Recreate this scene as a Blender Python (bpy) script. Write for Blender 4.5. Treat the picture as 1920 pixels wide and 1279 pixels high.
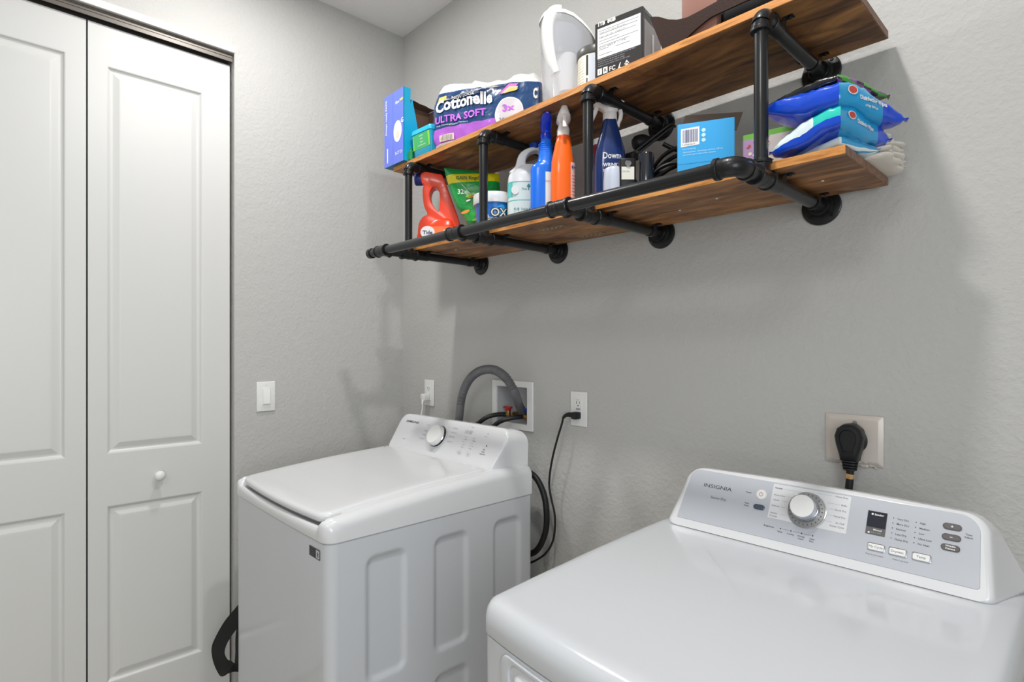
import bpy, bmesh, math, random
from mathutils import Vector, Matrix, noise
random.seed(7)
S = bpy.context.scene
COL = S.collection
for o in list(bpy.data.objects): bpy.data.objects.remove(o)
R = math.radians
PI = math.pi

# ------------------------------------------------------------------ camera
FPX = 1049.25
cam_d = bpy.data.cameras.new('camera')
cam = bpy.data.objects.new('camera', cam_d); COL.objects.link(cam)
cam.location = (2.31, -1.4613, 1.41)
cam.rotation_euler = (R(90), 0, R(46.65))
cam_d.sensor_width = 36.0
cam_d.lens = 36.0 * FPX / 1920
cam_d.shift_y = 12.14 / 1920
cam_d.clip_start = 0.02
S.camera = cam
# ------------------------------------------------------------------ view, world
S.view_settings.view_transform = 'Standard'
S.view_settings.look = 'None'
S.view_settings.gamma = 1.0
S.view_settings.use_curve_mapping = False
S.view_settings.exposure = 0.25
W = bpy.data.worlds.new('world'); S.world = W; W.use_nodes = True
W.node_tree.nodes['Background'].inputs[0].default_value = (.75, .85, 1, 1)
W.node_tree.nodes['Background'].inputs[1].default_value = .6
# ------------------------------------------------------------------ lamps of the room, plus an added fill panel
CEIL = 2.8965
CANS = ((.572, -.834), (1.741, -.834))
def area_light(name, loc, rot, power, size, size_y=None, color=(1, 1, 1), shape='DISK', spread=180):
    d = bpy.data.lights.new(name, 'AREA'); d.energy = power; d.color = color
    d.shape = shape; d.size = size
    if size_y: d.size_y = size_y
    d.spread = R(spread)
    o = bpy.data.objects.new(name, d); COL.objects.link(o)
    o.location = loc; o.rotation_euler = rot
    return o
for (cx, cy), watts in zip(CANS, (10.5, 12.5)): area_light('can_light', (cx, cy, CEIL - .012), (0, 0, 0), watts, .10, color=(1, .985, .96))
area_light('fill_light', (2.3, -2.35, CEIL - .030), (0, 0, 0), 9, .58, .58, color=(1, .985, .96), shape='SQUARE')  # soft fill source added out of view, behind the camera
area_light('daylight', (3.38, -1.95, 1.55), (0, R(90), 0), 21, 1.15, 1.15, color=(.90, .95, 1), shape='RECTANGLE')

# ------------------------------------------------------------------ materials
def lin(c):
    c = c / 255.0
    return c / 12.92 if c <= .04045 else ((c + .055) / 1.055) ** 2.4
def rgb(r, g, b): return (lin(r), lin(g), lin(b), 1)
MATS = {}
def mat(name, col, rough=.5, metal=0.0, coat=0.0, bump=0.0, bscale=200.0, alpha=1.0, trans=0.0, emit=0.0, spec=.5, var=0.0, ior=1.45):
    if name in MATS: return MATS[name]
    m = bpy.data.materials.new(name); m.use_nodes = True
    nt = m.node_tree; b = nt.nodes['Principled BSDF']
    b.inputs['Base Color'].default_value = rgb(*col)
    b.inputs['Roughness'].default_value = rough
    b.inputs['Metallic'].default_value = metal
    b.inputs['Coat Weight'].default_value = coat
    b.inputs['Coat Roughness'].default_value = .06
    b.inputs['Alpha'].default_value = alpha
    b.inputs['Transmission Weight'].default_value = trans
    b.inputs['Specular IOR Level'].default_value = spec
    b.inputs['IOR'].default_value = ior
    if emit:
        b.inputs['Emission Color'].default_value = rgb(*col); b.inputs['Emission Strength'].default_value = emit
    tc = nt.nodes.new('ShaderNodeTexCoord')
    nz = nt.nodes.new('ShaderNodeTexNoise'); nz.inputs['Scale'].default_value = bscale; nz.inputs['Detail'].default_value = 3
    nt.links.new(tc.outputs['Object'], nz.inputs['Vector'])
    if bump:
        bp = nt.nodes.new('ShaderNodeBump'); bp.inputs['Strength'].default_value = bump; bp.inputs['Distance'].default_value = .002
        nt.links.new(nz.outputs['Fac'], bp.inputs['Height']); nt.links.new(bp.outputs['Normal'], b.inputs['Normal'])
    if var:
        mx = nt.nodes.new('ShaderNodeMix'); mx.data_type = 'RGBA'
        c = rgb(*col)
        mx.inputs['A'].default_value = c; mx.inputs['B'].default_value = (c[0] * (1 - var), c[1] * (1 - var), c[2] * (1 - var), 1)
        nt.links.new(nz.outputs['Fac'], mx.inputs['Factor']); nt.links.new(mx.outputs['Result'], b.inputs['Base Color'])
    else:
        mr = nt.nodes.new('ShaderNodeMapRange'); mr.inputs['To Min'].default_value = rough * .95; mr.inputs['To Max'].default_value = min(1, rough * 1.06)
        nt.links.new(nz.outputs['Fac'], mr.inputs['Value']); nt.links.new(mr.outputs['Result'], b.inputs['Roughness'])
    MATS[name] = m
    return m

def wall_mat(name, col, strength=.35):
    m = bpy.data.materials.new(name); m.use_nodes = True
    nt = m.node_tree; b = nt.nodes['Principled BSDF']; L = nt.links
    b.inputs['Base Color'].default_value = rgb(*col); b.inputs['Roughness'].default_value = .62
    b.inputs['Specular IOR Level'].default_value = .35
    tc = nt.nodes.new('ShaderNodeTexCoord')
    n1 = nt.nodes.new('ShaderNodeTexNoise'); n1.inputs['Scale'].default_value = 75; n1.inputs['Detail'].default_value = 4; n1.inputs['Roughness'].default_value = .55
    n2 = nt.nodes.new('ShaderNodeTexNoise'); n2.inputs['Scale'].default_value = 26; n2.inputs['Detail'].default_value = 2
    L.new(tc.outputs['Object'], n1.inputs['Vector']); L.new(tc.outputs['Object'], n2.inputs['Vector'])
    r1 = nt.nodes.new('ShaderNodeMapRange'); r1.inputs['From Min'].default_value = .44; r1.inputs['From Max'].default_value = .6
    L.new(n1.outputs['Fac'], r1.inputs['Value'])
    r2 = nt.nodes.new('ShaderNodeMapRange'); r2.inputs['From Min'].default_value = .42; r2.inputs['From Max'].default_value = .62
    L.new(n2.outputs['Fac'], r2.inputs['Value'])
    mu = nt.nodes.new('ShaderNodeMath'); mu.operation = 'MULTIPLY_ADD'; L.new(r1.outputs[0], mu.inputs[0]); mu.inputs[1].default_value = 1
    L.new(r2.outputs[0], mu.inputs[2])
    bp = nt.nodes.new('ShaderNodeBump'); bp.inputs['Strength'].default_value = strength; bp.inputs['Distance'].default_value = .0011
    L.new(mu.outputs[0], bp.inputs['Height']); L.new(bp.outputs['Normal'], b.inputs['Normal'])
    return m

def wood_mat(name, dark, midc, light, edge=False):
    m = bpy.data.materials.new(name); m.use_nodes = True
    nt = m.node_tree; b = nt.nodes['Principled BSDF']; L = nt.links
    b.inputs['Roughness'].default_value = .5
    tc = nt.nodes.new('ShaderNodeTexCoord')
    mp = nt.nodes.new('ShaderNodeMapping'); mp.inputs['Scale'].default_value = (2.4, 9, 9) if not edge else (4, 40, 40)
    L.new(tc.outputs['Object'], mp.inputs['Vector'])
    n1 = nt.nodes.new('ShaderNodeTexNoise'); n1.inputs['Scale'].default_value = 2.2; n1.inputs['Detail'].default_value = 10; n1.inputs['Roughness'].default_value = .62; n1.inputs['Distortion'].default_value = .7
    L.new(mp.outputs[0], n1.inputs['Vector'])
    cr = nt.nodes.new('ShaderNodeValToRGB'); e = cr.color_ramp.elements
    e[0].position = .33; e[0].color = rgb(*dark); e[1].position = .68; e[1].color = rgb(*light)
    k = cr.color_ramp.elements.new(.5); k.color = rgb(*midc)
    L.new(n1.outputs['Fac'], cr.inputs['Fac'])
    # fine grain streaks
    mp2 = nt.nodes.new('ShaderNodeMapping'); mp2.inputs['Scale'].default_value = (6, 160, 160)
    L.new(tc.outputs['Object'], mp2.inputs['Vector'])
    n2 = nt.nodes.new('ShaderNodeTexNoise'); n2.inputs['Scale'].default_value = 1; n2.inputs['Detail'].default_value = 3
    L.new(mp2.outputs[0], n2.inputs['Vector'])
    r2 = nt.nodes.new('ShaderNodeMapRange'); r2.inputs['To Min'].default_value = .82; r2.inputs['To Max'].default_value = 1.14
    L.new(n2.outputs['Fac'], r2.inputs['Value'])
    mx = nt.nodes.new('ShaderNodeMix'); mx.data_type = 'RGBA'; mx.blend_type = 'MULTIPLY'; mx.inputs['Factor'].default_value = 1
    L.new(cr.outputs['Color'], mx.inputs['A']); L.new(r2.outputs[0], mx.inputs['B'])
    L.new(mx.outputs['Result'], b.inputs['Base Color'])
    return m

M_wall = wall_mat('wall_paint', (190, 189, 186), .42)
M_ceil = wall_mat('ceiling_paint', (236, 236, 234), .25)
M_door = mat('door_paint', (212, 212, 210), .35, bump=.05, bscale=60)
M_trim = mat('trim_paint', (228, 226, 220), .4)
M_track = mat('track_metal', (104, 98, 92), .4, metal=.3)
M_dark = mat('dark_gap', (38, 36, 33), .8)
M_floor = mat('floor_tile', (196, 188, 174), .45, var=.3, bscale=6)
M_app = mat('white_enamel', (200, 203, 207), .16, coat=.4)
M_app2 = mat('white_plastic_gloss', (217, 218, 220), .2, coat=.3)
M_face = mat('console_white', (216, 217, 219), .28)
M_grayface = mat('console_grey', (184, 187, 194), .32)
M_seam = mat('seam_grey', (176, 178, 182), .6)
M_ink = mat('ink_grey', (92, 94, 100), .6)
M_inkl = mat('ink_light', (168, 170, 176), .6)
M_inkd = mat('ink_dark', (45, 46, 50), .5)
M_chrome = mat('chrome', (200, 204, 210), .12, metal=1)
M_knobring = mat('knob_ring_grey', (150, 150, 150), .35, metal=.4)
M_btn = mat('button_grey', (92, 88, 88), .35, coat=.3)
M_btnblue = mat('button_slate', (70, 80, 96), .3, coat=.3)
M_disp = mat('display_dark', (32, 33, 48), .15, coat=.5)
M_disp2 = mat('display_grey', (98, 96, 96), .3)
M_red = mat('red_mark', (196, 70, 60), .5)
M_pipe = mat('black_pipe', (34, 35, 37), .3, metal=.25, coat=.25, bump=.05, bscale=300)
M_cast = mat('black_cast_fitting', (26, 27, 29), .36, metal=.3, coat=.2, bump=.15, bscale=260)
M_wood = wood_mat('rustic_board', (70, 46, 29), (136, 92, 54), (190, 135, 80))
M_edge = wood_mat('board_edge_front', (150, 92, 40), (200, 134, 66), (216, 156, 88), True)
M_edge2 = wood_mat('board_edge_end', (96, 66, 48), (126, 90, 68), (150, 112, 86), True)
M_white = mat('white_plastic', (232, 232, 230), .35)
M_screw = mat('screw_metal', (190, 190, 188), .3, metal=.9)
M_blackp = mat('black_plastic', (24, 24, 26), .38)
M_blackr = mat('black_rubber', (20, 21, 23), .45)
M_hose = mat('grey_hose', (104, 104, 106), .42)
M_brass = mat('brass', (150, 120, 70), .35, metal=.9)
M_valvered = mat('valve_red', (190, 30, 36), .4)
M_valveblue = mat('valve_blue', (30, 80, 170), .4)
M_recess = mat('recess_grey', (196, 197, 200), .5)
M_tan = mat('cord_tag', (200, 160, 110), .6)
M_green_led = mat('green_led', (170, 235, 200), .4)
M_nickel = mat('painted_plate', (206, 198, 190), .35, metal=.15, bump=.05, bscale=80)

# ------------------------------------------------------------------ mesh building
class MB:
    def __init__(s): s.v = []; s.f = []; s.mi = []; s.mats = []
    def m(s, mt):
        if mt not in s.mats: s.mats.append(mt)
        return s.mats.index(mt)
    def add(s, vs, fs, mt, M=None):
        k = len(s.v)
        s.v += [tuple(M @ Vector(v)) for v in vs] if M else [tuple(v) for v in vs]
        if isinstance(mt, list):
            s.mi += [s.m(x) for x in mt]
        else: s.mi += [s.m(mt)] * len(fs)
        s.f += [tuple(i + k for i in f) for f in fs]
        return s
    def bm(s, b, mt, M=None):
        b.verts.index_update()
        s.add([v.co.copy() for v in b.verts], [[v.index for v in f.verts] for f in b.faces], mt, M); b.free()
        return s
    def box(s, lo, hi, mt, bev=0.0, seg=2, M=None):
        b = bmesh.new(); bmesh.ops.create_cube(b, size=1)
        for v in b.verts:
            v.co = Vector([lo[i] if v.co[i] < 0 else hi[i] for i in range(3)])
        if bev: bmesh.ops.bevel(b, geom=b.edges[:], offset=bev, segments=seg, profile=.5, affect='EDGES', clamp_overlap=True)
        return s.bm(b, mt, M)
    def loft(s, loops, mt, cap=(True, True), M=None, closed=True):
        n = len(loops[0]); vs = [p for l in loops for p in l]; fs = []; ms = []
        for i in range(len(loops) - 1):
            for j in range(n if closed else n - 1):
                a = i * n + j; c = i * n + (j + 1) % n
                fs.append((a, c, c + n, a + n))
                ms.append(mt(i, j) if callable(mt) else mt)
        if cap[0]: fs.append(tuple(reversed(range(n)))); ms.append(mt(0, 0) if callable(mt) else mt)
        if cap[1]: fs.append(tuple(range((len(loops) - 1) * n, len(loops) * n))); ms.append(mt(len(loops) - 2, 0) if callable(mt) else mt)
        return s.add(vs, fs, ms, M)
    def grid(s, rows, mt, M=None):
        return s.loft(rows, mt, (False, False), M, closed=False)
    def lathe(s, prof, mt, n=32, M=None, sx=1, sy=1):
        loops = [[(r * sx * math.cos(2 * PI * j / n), r * sy * math.sin(2 * PI * j / n), z) for j in range(n)] for r, z in prof]
        return s.loft(loops, mt, (prof[0][0] > 1e-5, prof[-1][0] > 1e-5), M)
    def cyl(s, a, b, r, mt, n=24, bev=0.0, r2=None):
        a = Vector(a); b = Vector(b); d = b - a; L = d.length
        q = d.to_track_quat('Z', 'Y').to_matrix().to_4x4(); q.translation = a
        r2 = r if r2 is None else r2
        pr = [(r - bev, 0), (r, bev), (r2, L - bev), (r2 - bev, L)] if bev else [(r, 0), (r2, L)]
        return s.lathe(pr, mt, n, q)
    def tube(s, pts, r, mt, n=12, sub=6, rf=None, caps=True):
        P = catmull(pts, sub) if sub > 1 else [Vector(p) for p in pts]
        loops = []; T0 = (P[1] - P[0]).normalized()
        up = Vector((0, 0, 1)) if abs(T0.z) < .9 else Vector((1, 0, 0))
        N = (up - T0 * up.dot(T0)).normalized()
        for i, p in enumerate(P):
            T = (P[min(i + 1, len(P) - 1)] - P[max(i - 1, 0)]).normalized()
            N = (N - T * N.dot(T)).normalized(); B = T.cross(N)
            rr = rf(i / (len(P) - 1)) if rf else r
            loops.append([p + (N * math.cos(2 * PI * j / n) + B * math.sin(2 * PI * j / n)) * rr for j in range(n)])
        return s.loft(loops, mt, (caps, caps))
    def sphere(s, c, r, mt, n=16, sc=(1, 1, 1), M=None):
        loops = []
        for i in range(1, n):
            a = PI * i / n
            loops.append([(c[0] + sc[0] * r * math.sin(a) * math.cos(2 * PI * j / (2 * n)), c[1] + sc[1] * r * math.sin(a) * math.sin(2 * PI * j / (2 * n)), c[2] - sc[2] * r * math.cos(a)) for j in range(2 * n)])
        return s.loft(loops, mt, (True, True), M)
    def poly(s, pts, mt, M=None): return s.add(pts, [tuple(range(len(pts)))], mt, M)
    def plate(s, outline, thick, mt, M=None, bev=0.0, holes=(), seg=2):
        """outline in (x,z), extruded from y=0 to y=thick; may be concave, may have holes"""
        b = bmesh.new(); es = []
        for loop in [outline] + list(holes):
            vv = [b.verts.new((p[0], 0, p[1])) for p in loop]
            es += [b.edges.new((vv[i], vv[(i + 1) % len(vv)])) for i in range(len(vv))]
        bmesh.ops.triangle_fill(b, use_beauty=True, use_dissolve=False, edges=es)
        r = bmesh.ops.extrude_face_region(b, geom=b.faces[:])
        for g in r['geom']:
            if isinstance(g, bmesh.types.BMVert): g.co.y += thick
        bmesh.ops.recalc_face_normals(b, faces=b.faces[:])
        if bev:
            bmesh.ops.dissolve_limit(b, angle_limit=R(1), verts=b.verts[:], edges=b.edges[:])
            ee = [e for e in b.edges if len(e.link_faces) == 2 and e.calc_face_angle(0) > R(50)]
            ee = [e for e in ee if abs(e.verts[0].co.y - e.verts[1].co.y) < 1e-6]
            bmesh.ops.bevel(b, geom=ee, offset=bev, segments=seg, profile=.5, affect='EDGES', clamp_overlap=True)
        return s.bm(b, mt, M)
    def text(s, body, mt, fn, h=None, w=None, bold=0.0, align='L', shear=0.0):
        """fn(u, v) -> 3D; h = cap height in metres, w = total width"""
        vs, fs = text_mesh(body, bold)
        if not vs: return s
        x0 = min(v[0] for v in vs); x1 = max(v[0] for v in vs); cap = .7
        sy = (h / cap) if h else (w / (x1 - x0)); sx = (w / (x1 - x0)) if w else sy
        off = {'L': 0, 'C': -.5, 'R': -1}[align] * (x1 - x0) * sx
        pts = [fn((v[0] - x0) * sx + off + shear * v[1] * sy, v[1] * sy) for v in vs]
        return s.add(pts, fs, mt)
    def build(s, name, parent=None, label=None, smooth=35, loc=None, rotz=0, **kw):
        me = bpy.data.meshes.new(name)
        me.from_pydata(s.v, [], s.f)
        for m_ in s.mats: me.materials.append(m_)
        me.polygons.foreach_set('material_index', s.mi)
        me.polygons.foreach_set('use_smooth', [True] * len(s.f))
        me.update(); me.validate()
        b = bmesh.new(); b.from_mesh(me); bmesh.ops.remove_doubles(b, verts=b.verts[:], dist=1e-6)
        b.to_mesh(me); b.free()
        me.set_sharp_from_angle(angle=R(smooth))
        o = bpy.data.objects.new(name, me); COL.objects.link(o)
        if parent: o.parent = parent
        if loc: o.location = loc
        if rotz: o.rotation_euler = (0, 0, rotz)
        if label: o['label'] = label
        for k, x in kw.items(): o[k] = x
        return o

def catmull(pts, sub):
    P = [Vector(p) for p in pts]; out = []
    for i in range(len(P) - 1):
        p0 = P[max(i - 1, 0)]; p1 = P[i]; p2 = P[i + 1]; p3 = P[min(i + 2, len(P) - 1)]
        for k in range(sub):
            t = k / sub
            out.append(.5 * ((2 * p1) + (-p0 + p2) * t + (2 * p0 - 5 * p1 + 4 * p2 - p3) * t * t + (-p0 + 3 * p1 - 3 * p2 + p3) * t ** 3))
    out.append(P[-1]); return out

TC = {}
def text_mesh(body, bold=0.0):
    k = (body, bold)
    if k in TC: return TC[k]
    c = bpy.data.curves.new('lettering', 'FONT'); c.body = body; c.offset = bold; c.resolution_u = 2
    o = bpy.data.objects.new('lettering', c); COL.objects.link(o)
    dg = bpy.context.evaluated_depsgraph_get(); dg.update()
    me = bpy.data.meshes.new_from_object(o.evaluated_get(dg))
    vs = [(v.co.x, v.co.y) for v in me.vertices]; fs = [tuple(p.vertices) for p in me.polygons]
    bpy.data.objects.remove(o); bpy.data.curves.remove(c); bpy.data.meshes.remove(me)
    TC[k] = (vs, fs); return TC[k]

def frame(o, ux, uy, eps=.0004):
    o = Vector(o); ux = Vector(ux).normalized(); uy = Vector(uy).normalized(); n = ux.cross(uy)
    return lambda u, v, e=eps: o + ux * u + uy * v + n * e
def cylmap(cx, cy, r, a0, z0, eps=.0005, sy=1.0):
    """wrap text on an upright cylinder; a0 = angle where u=0"""
    return lambda u, v: Vector((cx + (r + eps) * math.cos(a0 + u / r), cy + sy * (r + eps) * math.sin(a0 + u / r), z0 + v))
def rrect(x0, x1, z0, z1, r, n=6):
    rs = r if isinstance(r, (list, tuple)) else [r] * 4   # BL BR TR TL
    out = []
    for (cx, cz, a0, rr) in ((x0 + rs[0], z0 + rs[0], PI, rs[0]), (x1 - rs[1], z0 + rs[1], 1.5 * PI, rs[1]), (x1 - rs[2], z1 - rs[2], 0, rs[2]), (x0 + rs[3], z1 - rs[3], .5 * PI, rs[3])):
        for k in range(n + 1):
            a = a0 + .5 * PI * k / n
            out.append((cx + rr * math.cos(a), cz + rr * math.sin(a)))
    return out
def superell(w, d, e=2.5, n=32, cx=0, cy=0):
    out = []
    for j in range(n):
        a = 2 * PI * j / n; c = math.cos(a); s_ = math.sin(a)
        out.append((cx + .5 * w * math.copysign(abs(c) ** (2 / e), c), cy + .5 * d * math.copysign(abs(s_) ** (2 / e), s_)))
    return out
def inset2(poly, d):
    """inset of a convex counter-clockwise 2D outline"""
    n = len(poly); out = []
    for i in range(n):
        a = Vector(poly[i - 1]); b = Vector(poly[i]); c = Vector(poly[(i + 1) % n])
        if (b - a).length < 1e-7: a = Vector(poly[i - 2])
        if (c - b).length < 1e-7: c = Vector(poly[(i + 2) % n])
        t1 = (b - a).normalized(); t2 = (c - b).normalized()
        n1 = Vector((-t1.y, t1.x)); n2 = Vector((-t2.y, t2.x)); m = (n1 + n2)
        if m.length < 1e-6: m = n1
        m = m.normalized(); k = d / max(.4, m.dot(n1))
        out.append((b.x + m.x * k, b.y + m.y * k))
    return out
def thing(name, label, cat, loc=(0, 0, 0), rotz=0.0, group=None):
    o = bpy.data.objects.new(name, None); COL.objects.link(o); o.empty_display_size = .05
    o.location = loc; o.rotation_euler = (0, 0, rotz)
    o['label'] = label; o['category'] = cat
    if group: o['group'] = group
    return o
def struct(mb, name, parent=None, **kw):
    o = mb.build(name, parent, **kw)
    if not parent: o['kind'] = 'structure'
    return o
def text_dirty(): pass

# ------------------------------------------------------------------ room shell
XR, YF = 3.4, -3.1
BX0, BX1, BZ0, BZ1 = .678, .850, 1.124, 1.261    # opening of the washer supply box
mb = MB().box((-.9, YF - .1, -.1), (XR + .1, .15, 0), M_floor); struct(mb, 'floor')
mb = MB().box((-.1, YF - .1, CEIL), (XR + .1, .12, CEIL + .1), M_ceil); struct(mb, 'ceiling')
mb = MB()
mb.box((-.1, 0, 0), (BX0, .12, CEIL), M_wall).box((BX1, 0, 0), (XR + .1, .12, CEIL), M_wall)
mb.box((BX0, 0, 0), (BX1, .12, BZ0), M_wall).box((BX0, 0, BZ1), (BX1, .12, CEIL), M_wall)
struct(mb, 'wall_back')
DY0, DY1, DZ = -2.10, -.757, 2.545               # closet opening
mb = MB()
mb.box((-.1, DY1, 0), (0, 0, CEIL), M_wall).box((-.1, YF, 0), (0, DY0, CEIL), M_wall).box((-.1, DY0, DZ), (0, DY1, CEIL), M_wall)
struct(mb, 'wall_left')
mb = MB().box((-.1, YF - .1, 0), (XR + .1, YF, CEIL), M_wall); struct(mb, 'wall_front')
WY0, WY1, WZ0, WZ1 = -2.55, -1.35, .95, 2.15
mb = MB()
mb.box((XR, YF, 0), (XR + .1, WY0, CEIL), M_wall).box((XR, WY1, 0), (XR + .1, 0, CEIL), M_wall)
mb.box((XR, WY0, 0), (XR + .1, WY1, WZ0), M_wall).box((XR, WY0, WZ1), (XR + .1, WY1, CEIL), M_wall)
struct(mb, 'wall_right')
mb = MB()
for a, b_ in (((WY0, WZ0), (WY1, WZ0 + .04)), ((WY0, WZ1 - .04), (WY1, WZ1)), ((WY0, WZ0), (WY0 + .04, WZ1)), ((WY1 - .04, WZ0), (WY1, WZ1)), ((WY0, 1.53), (WY1, 1.57))):
    mb.box((XR + .02, a[0], a[1]), (XR + .06, b_[0], b_[1]), M_trim, .004)
w1 = struct(mb, 'window_1')
mb = MB().box((XR + .036, WY0 + .03, WZ0 + .03), (XR + .040, WY1 - .03, WZ1 - .03), mat('window_glass', (235, 240, 245), .02, trans=1.0, alpha=.35)); mb.build('pane', w1)
# closet interior back so the opening is not open to the void
mb = MB().box((-.9, DY0 - .3, 0), (-.86, DY1 + .5, CEIL), M_wall).box((-.9, DY1 + .46, 0), (-.1, DY1 + .5, CEIL), M_wall).box((-.9, DY0 - .3, 0), (-.1, DY0 - .26, CEIL), M_wall).box((-.9, DY0 - .3, CEIL), (-.1, DY1 + .5, CEIL + .04), M_wall)
struct(mb, 'wall_closet')
mb = MB().box((0, 0 - .014, 0), (XR, 0, .09), M_trim, .004); struct(mb, 'baseboard_back')
mb = MB().box((0, DY1 + .004, 0), (.014, -.014, .09), M_trim, .004); struct(mb, 'baseboard_left')
# header trim and bifold track
mb = MB().box((-.004, DY0, DZ), (.009, DY1, DZ + .026), M_trim, .003); struct(mb, 'trim_1')
mb = MB()
mb.box((-.070, DY0 + .002, DZ - .006), (-.006, DY1 - .004, DZ - .001), M_track)
mb.box((-.012, DY0 + .002, DZ - .030), (-.008, DY1 - .004, DZ - .004), M_track)
mb.box((-.070, DY0 + .002, DZ - .030), (-.066, DY1 - .004, DZ - .004), M_track)
mb.box((-.016, DY0 + .002, DZ - .016), (-.006, DY1 - .004, DZ - .012), M_track)
struct(mb, 'trim_2')

def door_leaf(y0, y1, panels, name, xf=-.028):
    """moulded two-panel leaf; y0<y1; panels = list of (ya, yb, za, zb)"""
    mb = MB(); zb, zt = .012, 2.507; t = .034
    ys = sorted({y0, y1, *[p[0] for p in panels], *[p[1] for p in panels]}); zs = sorted({zb, zt, *[p[2] for p in panels], *[p[3] for p in panels]})
    def inside(y, z): return any(p[0] < y < p[1] and p[2] < z < p[3] for p in panels)
    for i in range(len(ys) - 1):
        for j in range(len(zs) - 1):
            if not inside((ys[i] + ys[i + 1]) / 2, (zs[j] + zs[j + 1]) / 2):
                mb.poly([(xf, ys[i], zs[j]), (xf, ys[i + 1], zs[j]), (xf, ys[i + 1], zs[j + 1]), (xf, ys[i], zs[j + 1])], M_door)
    for (a, b_, c, d) in panels:
        loops = []
        for ins, dep in ((0, 0), (.003, .001), (.007, .006), (.011, .009), (.014, .0095), (.018, .009), (.036, .0012), (.040, 0.0006), (.042, .0006)):
            loops.append([(xf - dep, a + ins, c + ins), (xf - dep, b_ - ins, c + ins), (xf - dep, b_ - ins, d - ins), (xf - dep, a + ins, d - ins)])
        mb.loft(loops, M_door, (False, True))
    e = 0.0
    mb.poly([(xf, y0, zb), (xf, y0, zt), (xf - t, y0, zt), (xf - t, y0, zb)], M_door)
    mb.poly([(xf, y1, zt), (xf, y1, zb), (xf - t, y1, zb), (xf - t, y1, zt)], M_door)
    mb.poly([(xf, y0, zt), (xf, y1, zt), (xf - t, y1, zt), (xf - t, y0, zt)], M_door)
    mb.poly([(xf, y1, zb), (xf, y0, zb), (xf - t, y0, zb), (xf - t, y1, zb)], M_door)
    mb.poly([(xf - t, y1, zb), (xf - t, y0, zb), (xf - t, y0, zt), (xf - t, y1, zt)], M_door)
    return struct(mb, name, smooth=12)
# right leaf face plane sits 28 mm behind the wall face
d1 = door_leaf(-1.2075, -.7655, [(-1.156, -.861, 1.046, 2.372), (-1.156, -.861, .262, .868)], 'door_1')
kn = MB(); q = Matrix.Translation((-.028, -1.005, .953)) @ Matrix.Rotation(R(90), 4, 'Y')
kn.lathe([(.0001, 0), (.008, 0), (.0075, .006), (.0065, .010), (.008, .014), (.014, .019), (.0172, .025), (.0168, .031), (.0125, .0365), (.006, .039), (.0001, .0395)], M_white, 32, q)
kn.build('door_knob', d1, label='small round white knob')
d2 = door_leaf(-1.6545, -1.2125, [(-1.561, -1.266, 1.046, 2.38), (-1.561, -1.266, .262, .868)], 'door_2')
d3 = door_leaf(-2.098, -1.660, [(-2.05, -1.75, 1.046, 2.38), (-2.05, -1.75, .262, .868)], 'door_3')

# ------------------------------------------------------------------ ceiling lights and the added fill panel
M_lamp = mat('lamp_diffuser', (255, 250, 240), .4, emit=3.0)
def can_light(x, y, label):
    t = thing('recessed_light', label, 'ceiling light', (x, y, CEIL - .0005), group='recessed ceiling lights over the machines')
    MB().lathe([(.058, 0), (.088, 0), (.090, -.002), (.088, -.004), (.064, -.006), (.058, -.004)], M_trim, 40).build('trim_ring', t)
    MB().lathe([(.057, -.001), (.057, -.003), (.0001, -.0035)], M_lamp, 40).build('diffuser', t)
can_light(*CANS[0], 'recessed ceiling light nearer the closet wall')
can_light(*CANS[1], 'recessed ceiling light above the clothes dryer')
t = thing('added_fill_panel', 'added square fill light panel on the ceiling, out of view nearer the front wall', 'ceiling light', (2.3, -2.35, CEIL - .0005))  # unseen fixture added to carry the fill light
MB().box((-.31, -.31, -.022), (.31, .31, 0), M_trim, .003).build('lamp_base', t)
MB().box((-.295, -.295, -.025), (.295, .295, -.021), M_lamp).build('diffuser', t)

# ------------------------------------------------------------------ washer
def ring_slab(mb, outline, levels, topf, mt, fill=7, bottom=True):
    """outline CCW (x,y). levels = [(inset, z or None)]; None z -> topf(x,y)+dz given as third item"""
    o2 = []
    for i in range(len(outline)):
        a = Vector(outline[i]); b_ = Vector(outline[(i + 1) % len(outline)]); k = max(1, int((b_ - a).length / .03))
        o2 += [tuple(a + (b_ - a) * q / k) for q in range(k)]
    outline = o2; loops = []
    for lv in levels:
        o = inset2(outline, lv[0]) if lv[0] else outline
        loops.append([(p[0], p[1], (topf(*p) + lv[2]) if lv[1] is None else lv[1]) for p in o])
    cx = sum(p[0] for p in outline) / len(outline); cy = sum(p[1] for p in outline) / len(outline)
    last = [(p[0], p[1]) for p in loops[-1]]; dz = levels[-1][2]
    for k in range(1, fill + 1):
        t = k / (fill + .25)
        loops.append([(p[0] + (cx - p[0]) * t, p[1] + (cy - p[1]) * t, 0) for p in last])
        loops[-1] = [(x, y, topf(x, y) + dz) for x, y, _ in loops[-1]]
    mb.loft(loops, mt, (bottom, False))
    n = len(outline); c = (cx, cy, topf(cx, cy) + dz)
    return mb.add([c] + list(loops[-1]), [(0, i + 1, (i + 1) % n + 1) for i in range(n)], mt)
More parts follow.
